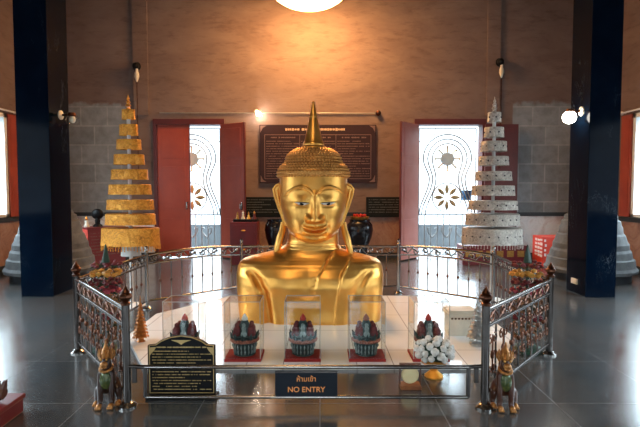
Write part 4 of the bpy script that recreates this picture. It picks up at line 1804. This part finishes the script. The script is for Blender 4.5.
def seated(name, label, loc, k, m1, m2, cat='figurine'):
    t = thing(name, label, cat, loc)
    MB().lathe([(0, 0), (.09 * k, 0), (.10 * k, .02 * k), (.08 * k, .06 * k), (.07 * k, .10 * k), (.05 * k, .16 * k), (.06 * k, .20 * k), (.035 * k, .24 * k), (0, .25 * k)], 16, sc=(1, .8)).build('figurine_body', m1, t)
    MB().ball((0, -.01 * k, .285 * k), .05 * k, 14, 10).lathe([(0, .31 * k), (.035 * k, .32 * k), (.015 * k, .36 * k), (0, .40 * k)], 12, (0, -.01 * k, 0)).build('figurine_head', m2, t)
    return t


seated('seated_figurine', 'small gold and white figurine on the dark red cabinet corner', M4 @ Vector((-.28, .02, hh)), .55, 'cream', 'gold_dull')
p = M4 @ Vector((-.08, .0, hh))
fd = thing('black_ornament', 'black round ornament on stem standing on the dark red cabinet', 'ornament', p)
MB().lathe([(0, 0), (.09, 0), (.08, .03), (.045, .06), (.05, .12), (.035, .16), (0, .17)], 16).build('ornament_foot', 'black', fd)
MB().ball((0, 0, .24), .115, 18, 12, (1, .5, .9)).build('ornament_disc', 'black', fd)

p = at(543, 237, 9.0)
c = thing('red_cabinet', 'bright red box with white lettering beside the right black column', 'cabinet', (p.x + .32, 9.22, 0), 0)
hh = p.z
MB().span((-.32, -.22, 0), (.32, .22, hh), .006).build('cabinet_body', 'red_bright', c, smooth=False)
q = MB()
for k in range(5):
    z = hh - .06 - k * .075
    for j in range(3):
        q.box((-.322, -.16 + j * .11 + random.uniform(-.01, .01), z + random.uniform(-.01, .01)), (.004, .085, random.uniform(.03, .06)))
for k in range(4):
    q.box((-.27 + random.uniform(-.01, .01), -.222, hh - .07 - k * .09), (.035, .004, random.uniform(.04, .06)))
q.build('cabinet_lettering', 'white_paint', c, smooth=False)

# low dark red box behind the silver tower
a = at(493, 252, 9.3)
c = thing('offering_box', 'low dark red box with gold squares behind the silver tower', 'box', (a.x, 9.4, 0))
MB().span((-.62, -.2, 0), (.62, .2, .38), .008).build('box_body', 'red_cabinet', c, smooth=False)
q = MB()
for k in range(6):
    x = -.5 + k * .2
    q.box((x, -.2015, .22), (.13, .004, .12))
q.build('box_squares', 'gold_dull', c, smooth=False)

# red cabinet with trinkets left of the bust
a, b = at(230, 222, 9.3), at(257, 222, 9.3)
c = thing('offering_cabinet', 'maroon cabinet beside the open left door, holding gold trinkets', 'cabinet', ((a.x + b.x) / 2 + .01, 9.42, 0))
w2 = (b.x - a.x) / 2
hh = a.z
MB().span((-w2, -.2, 0), (w2, .2, hh), .008).build('cabinet_body', 'red_cabinet', c, smooth=False)
for z0, z1 in ((.08, .36), (.40, hh - .05)):
    o = MB().span((-w2 + .04, -.212, z0), (w2 - .04, -.2, z1), .003).build('cabinet_drawer', 'red_cabinet', c, smooth=False)
    MB().ball((0, -.225, (z0 + z1) / 2 + .08), .022, 10, 8, (2.2, 1, .8)).build('drawer_knob', 'gold_dull', o)
cx0, cy0 = c.location.x, c.location.y
tr = thing('offering_tray', 'black tray on the maroon cabinet', 'tray', (cx0 + .02, cy0, hh))
MB().span((-w2 + .03, -.13, 0), (w2 - .03, .13, .05), .006).build('tray_body', 'black', tr, smooth=False)
tl = ['tiny gold figurine on the black tray, leftmost', 'tiny white figurine on the black tray, second from left', 'tiny gold figurine on the black tray, second from right', 'tiny red figurine on the black tray, rightmost']
for k, (m1, m2) in enumerate((('gold_dull', 'gold_dull'), ('cream', 'white_paint'), ('gold_bright', 'gold_dull'), ('crimson', 'gold_dull'))):
    seated('tray_figurine', tl[k], (cx0 - .14 + k * .11, cy0 - .04, hh + .05), .38 + .05 * (k % 2), m1, m2)

# black urns
for px, kx, lab in ((275, 1.0, 'black clay urn on the floor left of the golden bust'), (360, 1.25, 'wide black clay urn on the floor right of the golden bust')):
    a = at(px, 222, 9.55)
    t = thing('clay_urn', lab, 'urn', (a.x, 9.6, 0))
    k = kx
    MB().lathe([(0, 0), (.13 * k, 0), (.15 * k, .05), (.12 * k, .18), (.13 * k, .32), (.19 * k, .50), (.215 * k, .66), (.20 * k, .76), (.16 * k, .82), (.17 * k, .86), (.14 * k, .86), (.12 * k, .80), (0, .78)], 28).build('urn_body', 'urn', t)
    if k > 1:
        r = thing('gift_tray', 'small red and gold tray on top of the wide black urn', 'tray', (a.x, 9.6, .86))
        MB().lathe([(0, 0), (.16, 0), (.19, .06), (.17, .06), (.15, .015), (0, .015)], 24).build('tray_body', 'gold_dull', r)
        q = MB()
        for j in range(9):
            q.blob((random.uniform(-.1, .1), random.uniform(-.08, .08), .06 + random.uniform(0, .03)), .04, 1, (1, 1, .8), .15)
        q.build('tray_flowers', 'red_tip', r)

# red box with carved wood at the lower left corner
p = on_floor(24, 440)
c = thing('red_stand', 'dark red lacquer stand on the floor at the lower left corner', 'stand', (p.x - .42, 2.95, 0))
hh = at(10, 402, 2.95).z
MB().span((-.22, -.13, 0), (.20, .13, hh - .006), .012).build('stand_body', 'red_cabinet', c, smooth=False)
MB().span((-.23, -.14, hh - .03), (.21, .14, hh), .008).build('stand_rim', 'red_cabinet', c, smooth=False)
cx0, cy0 = c.location.x, c.location.y
cv = thing('wood_carving', 'carved brown wooden ornament with jagged crest on the red stand', 'carving', (cx0 + .075, cy0, hh))
q = MB()
q.tube([(-.22, 0, .055), (-.1, 0, .06), (.02, 0, .065), (.085, 0, .05)], [.05, .06, .06, .035], 12)
for k in range(6):
    x = -.12 + k * .04
    q.tube([(x, 0, .09), (x + .012, 0, .13), (x + .026, 0, .135 + .01 * (k % 2))], [.022, .013, .002], 7)
q.build('carving_body', 'wood_dark', cv)
q = MB()
q.tube([(-.16, 0, .08), (-.12, 0, .14), (-.06, 0, .18), (-.01, 0, .175), (.012, 0, .185)], [.035, .038, .034, .022, .004], 10)
q.build('carving_head', 'wood', cv)

# ------------------------------------------------------------------ light
w = bpy.data.worlds.new('World')
SC.world = w
w.use_nodes = True
nt = w.node_tree
bg = nt.nodes['Background']
# overcast sky: white near the horizon, brighter and bluer overhead
tc = nt.nodes.new('ShaderNodeTexCoord')
sp_ = nt.nodes.new('ShaderNodeSeparateXYZ')
nt.links.new(tc.outputs['Generated'], sp_.inputs[0])
rp = nt.nodes.new('ShaderNodeValToRGB')
el = rp.color_ramp.elements
el[0].position, el[0].color = 0.0, (0.072, 0.082, 0.088, 1)
el[1].position, el[1].color = 0.50, (0.70, 0.88, 1.0, 1)
for p_, c_ in ((0.14, (0.084, 0.096, 0.104, 1)), (0.27, (0.36, 0.44, 0.49, 1))):
    e_ = el.new(p_)
    e_.color = c_
nt.links.new(sp_.outputs['Z'], rp.inputs['Fac'])
nt.links.new(rp.outputs['Color'], bg.inputs['Color'])
bg.inputs['Strength'].default_value = 24.0


def portal(name, loc, rot, sx, sy):
    l = bpy.data.lights.new(name, 'AREA')
    l.shape = 'RECTANGLE'
    l.size = sx
    l.size_y = sy
    l.cycles.is_portal = True
    o = bpy.data.objects.new(name, l)
    COL.objects.link(o)
    o.location = loc
    o.rotation_euler = rot
    return o


for d in (LD, RD):
    portal('door_daylight', ((d[0] + d[1]) / 2, YB + TH + 0.02, DZ / 2), (-PI / 2, 0, 0), d[1] - d[0], DZ)
for sx in (-1, 1):
    for a, b in WINS:
        portal('window_daylight', (sx * (XW + TH + 0.02), (a + b) / 2, (WZ0 + WZ1) / 2), (0, sx * PI / 2, 0), WZ1 - WZ0, b - a)
for a, b in FD:
    portal('added_doorway_daylight', ((a + b) / 2, YF - TH - 0.02, FZ / 2), (PI / 2, 0, 0), b - a, FZ)

# ------------------------------------------------------------------ colour management
vs = SC.view_settings
vs.view_transform = 'Standard'
vs.look = 'None'
vs.exposure = 0.2
vs.gamma = 1.0
vs.use_curve_mapping = False
SC.cycles.use_denoising = True
SC.cycles.max_bounces = 8
SC.cycles.glossy_bounces = 5
SC.cycles.transparent_max_bounces = 24
SC.cycles.sample_clamp_indirect = 6
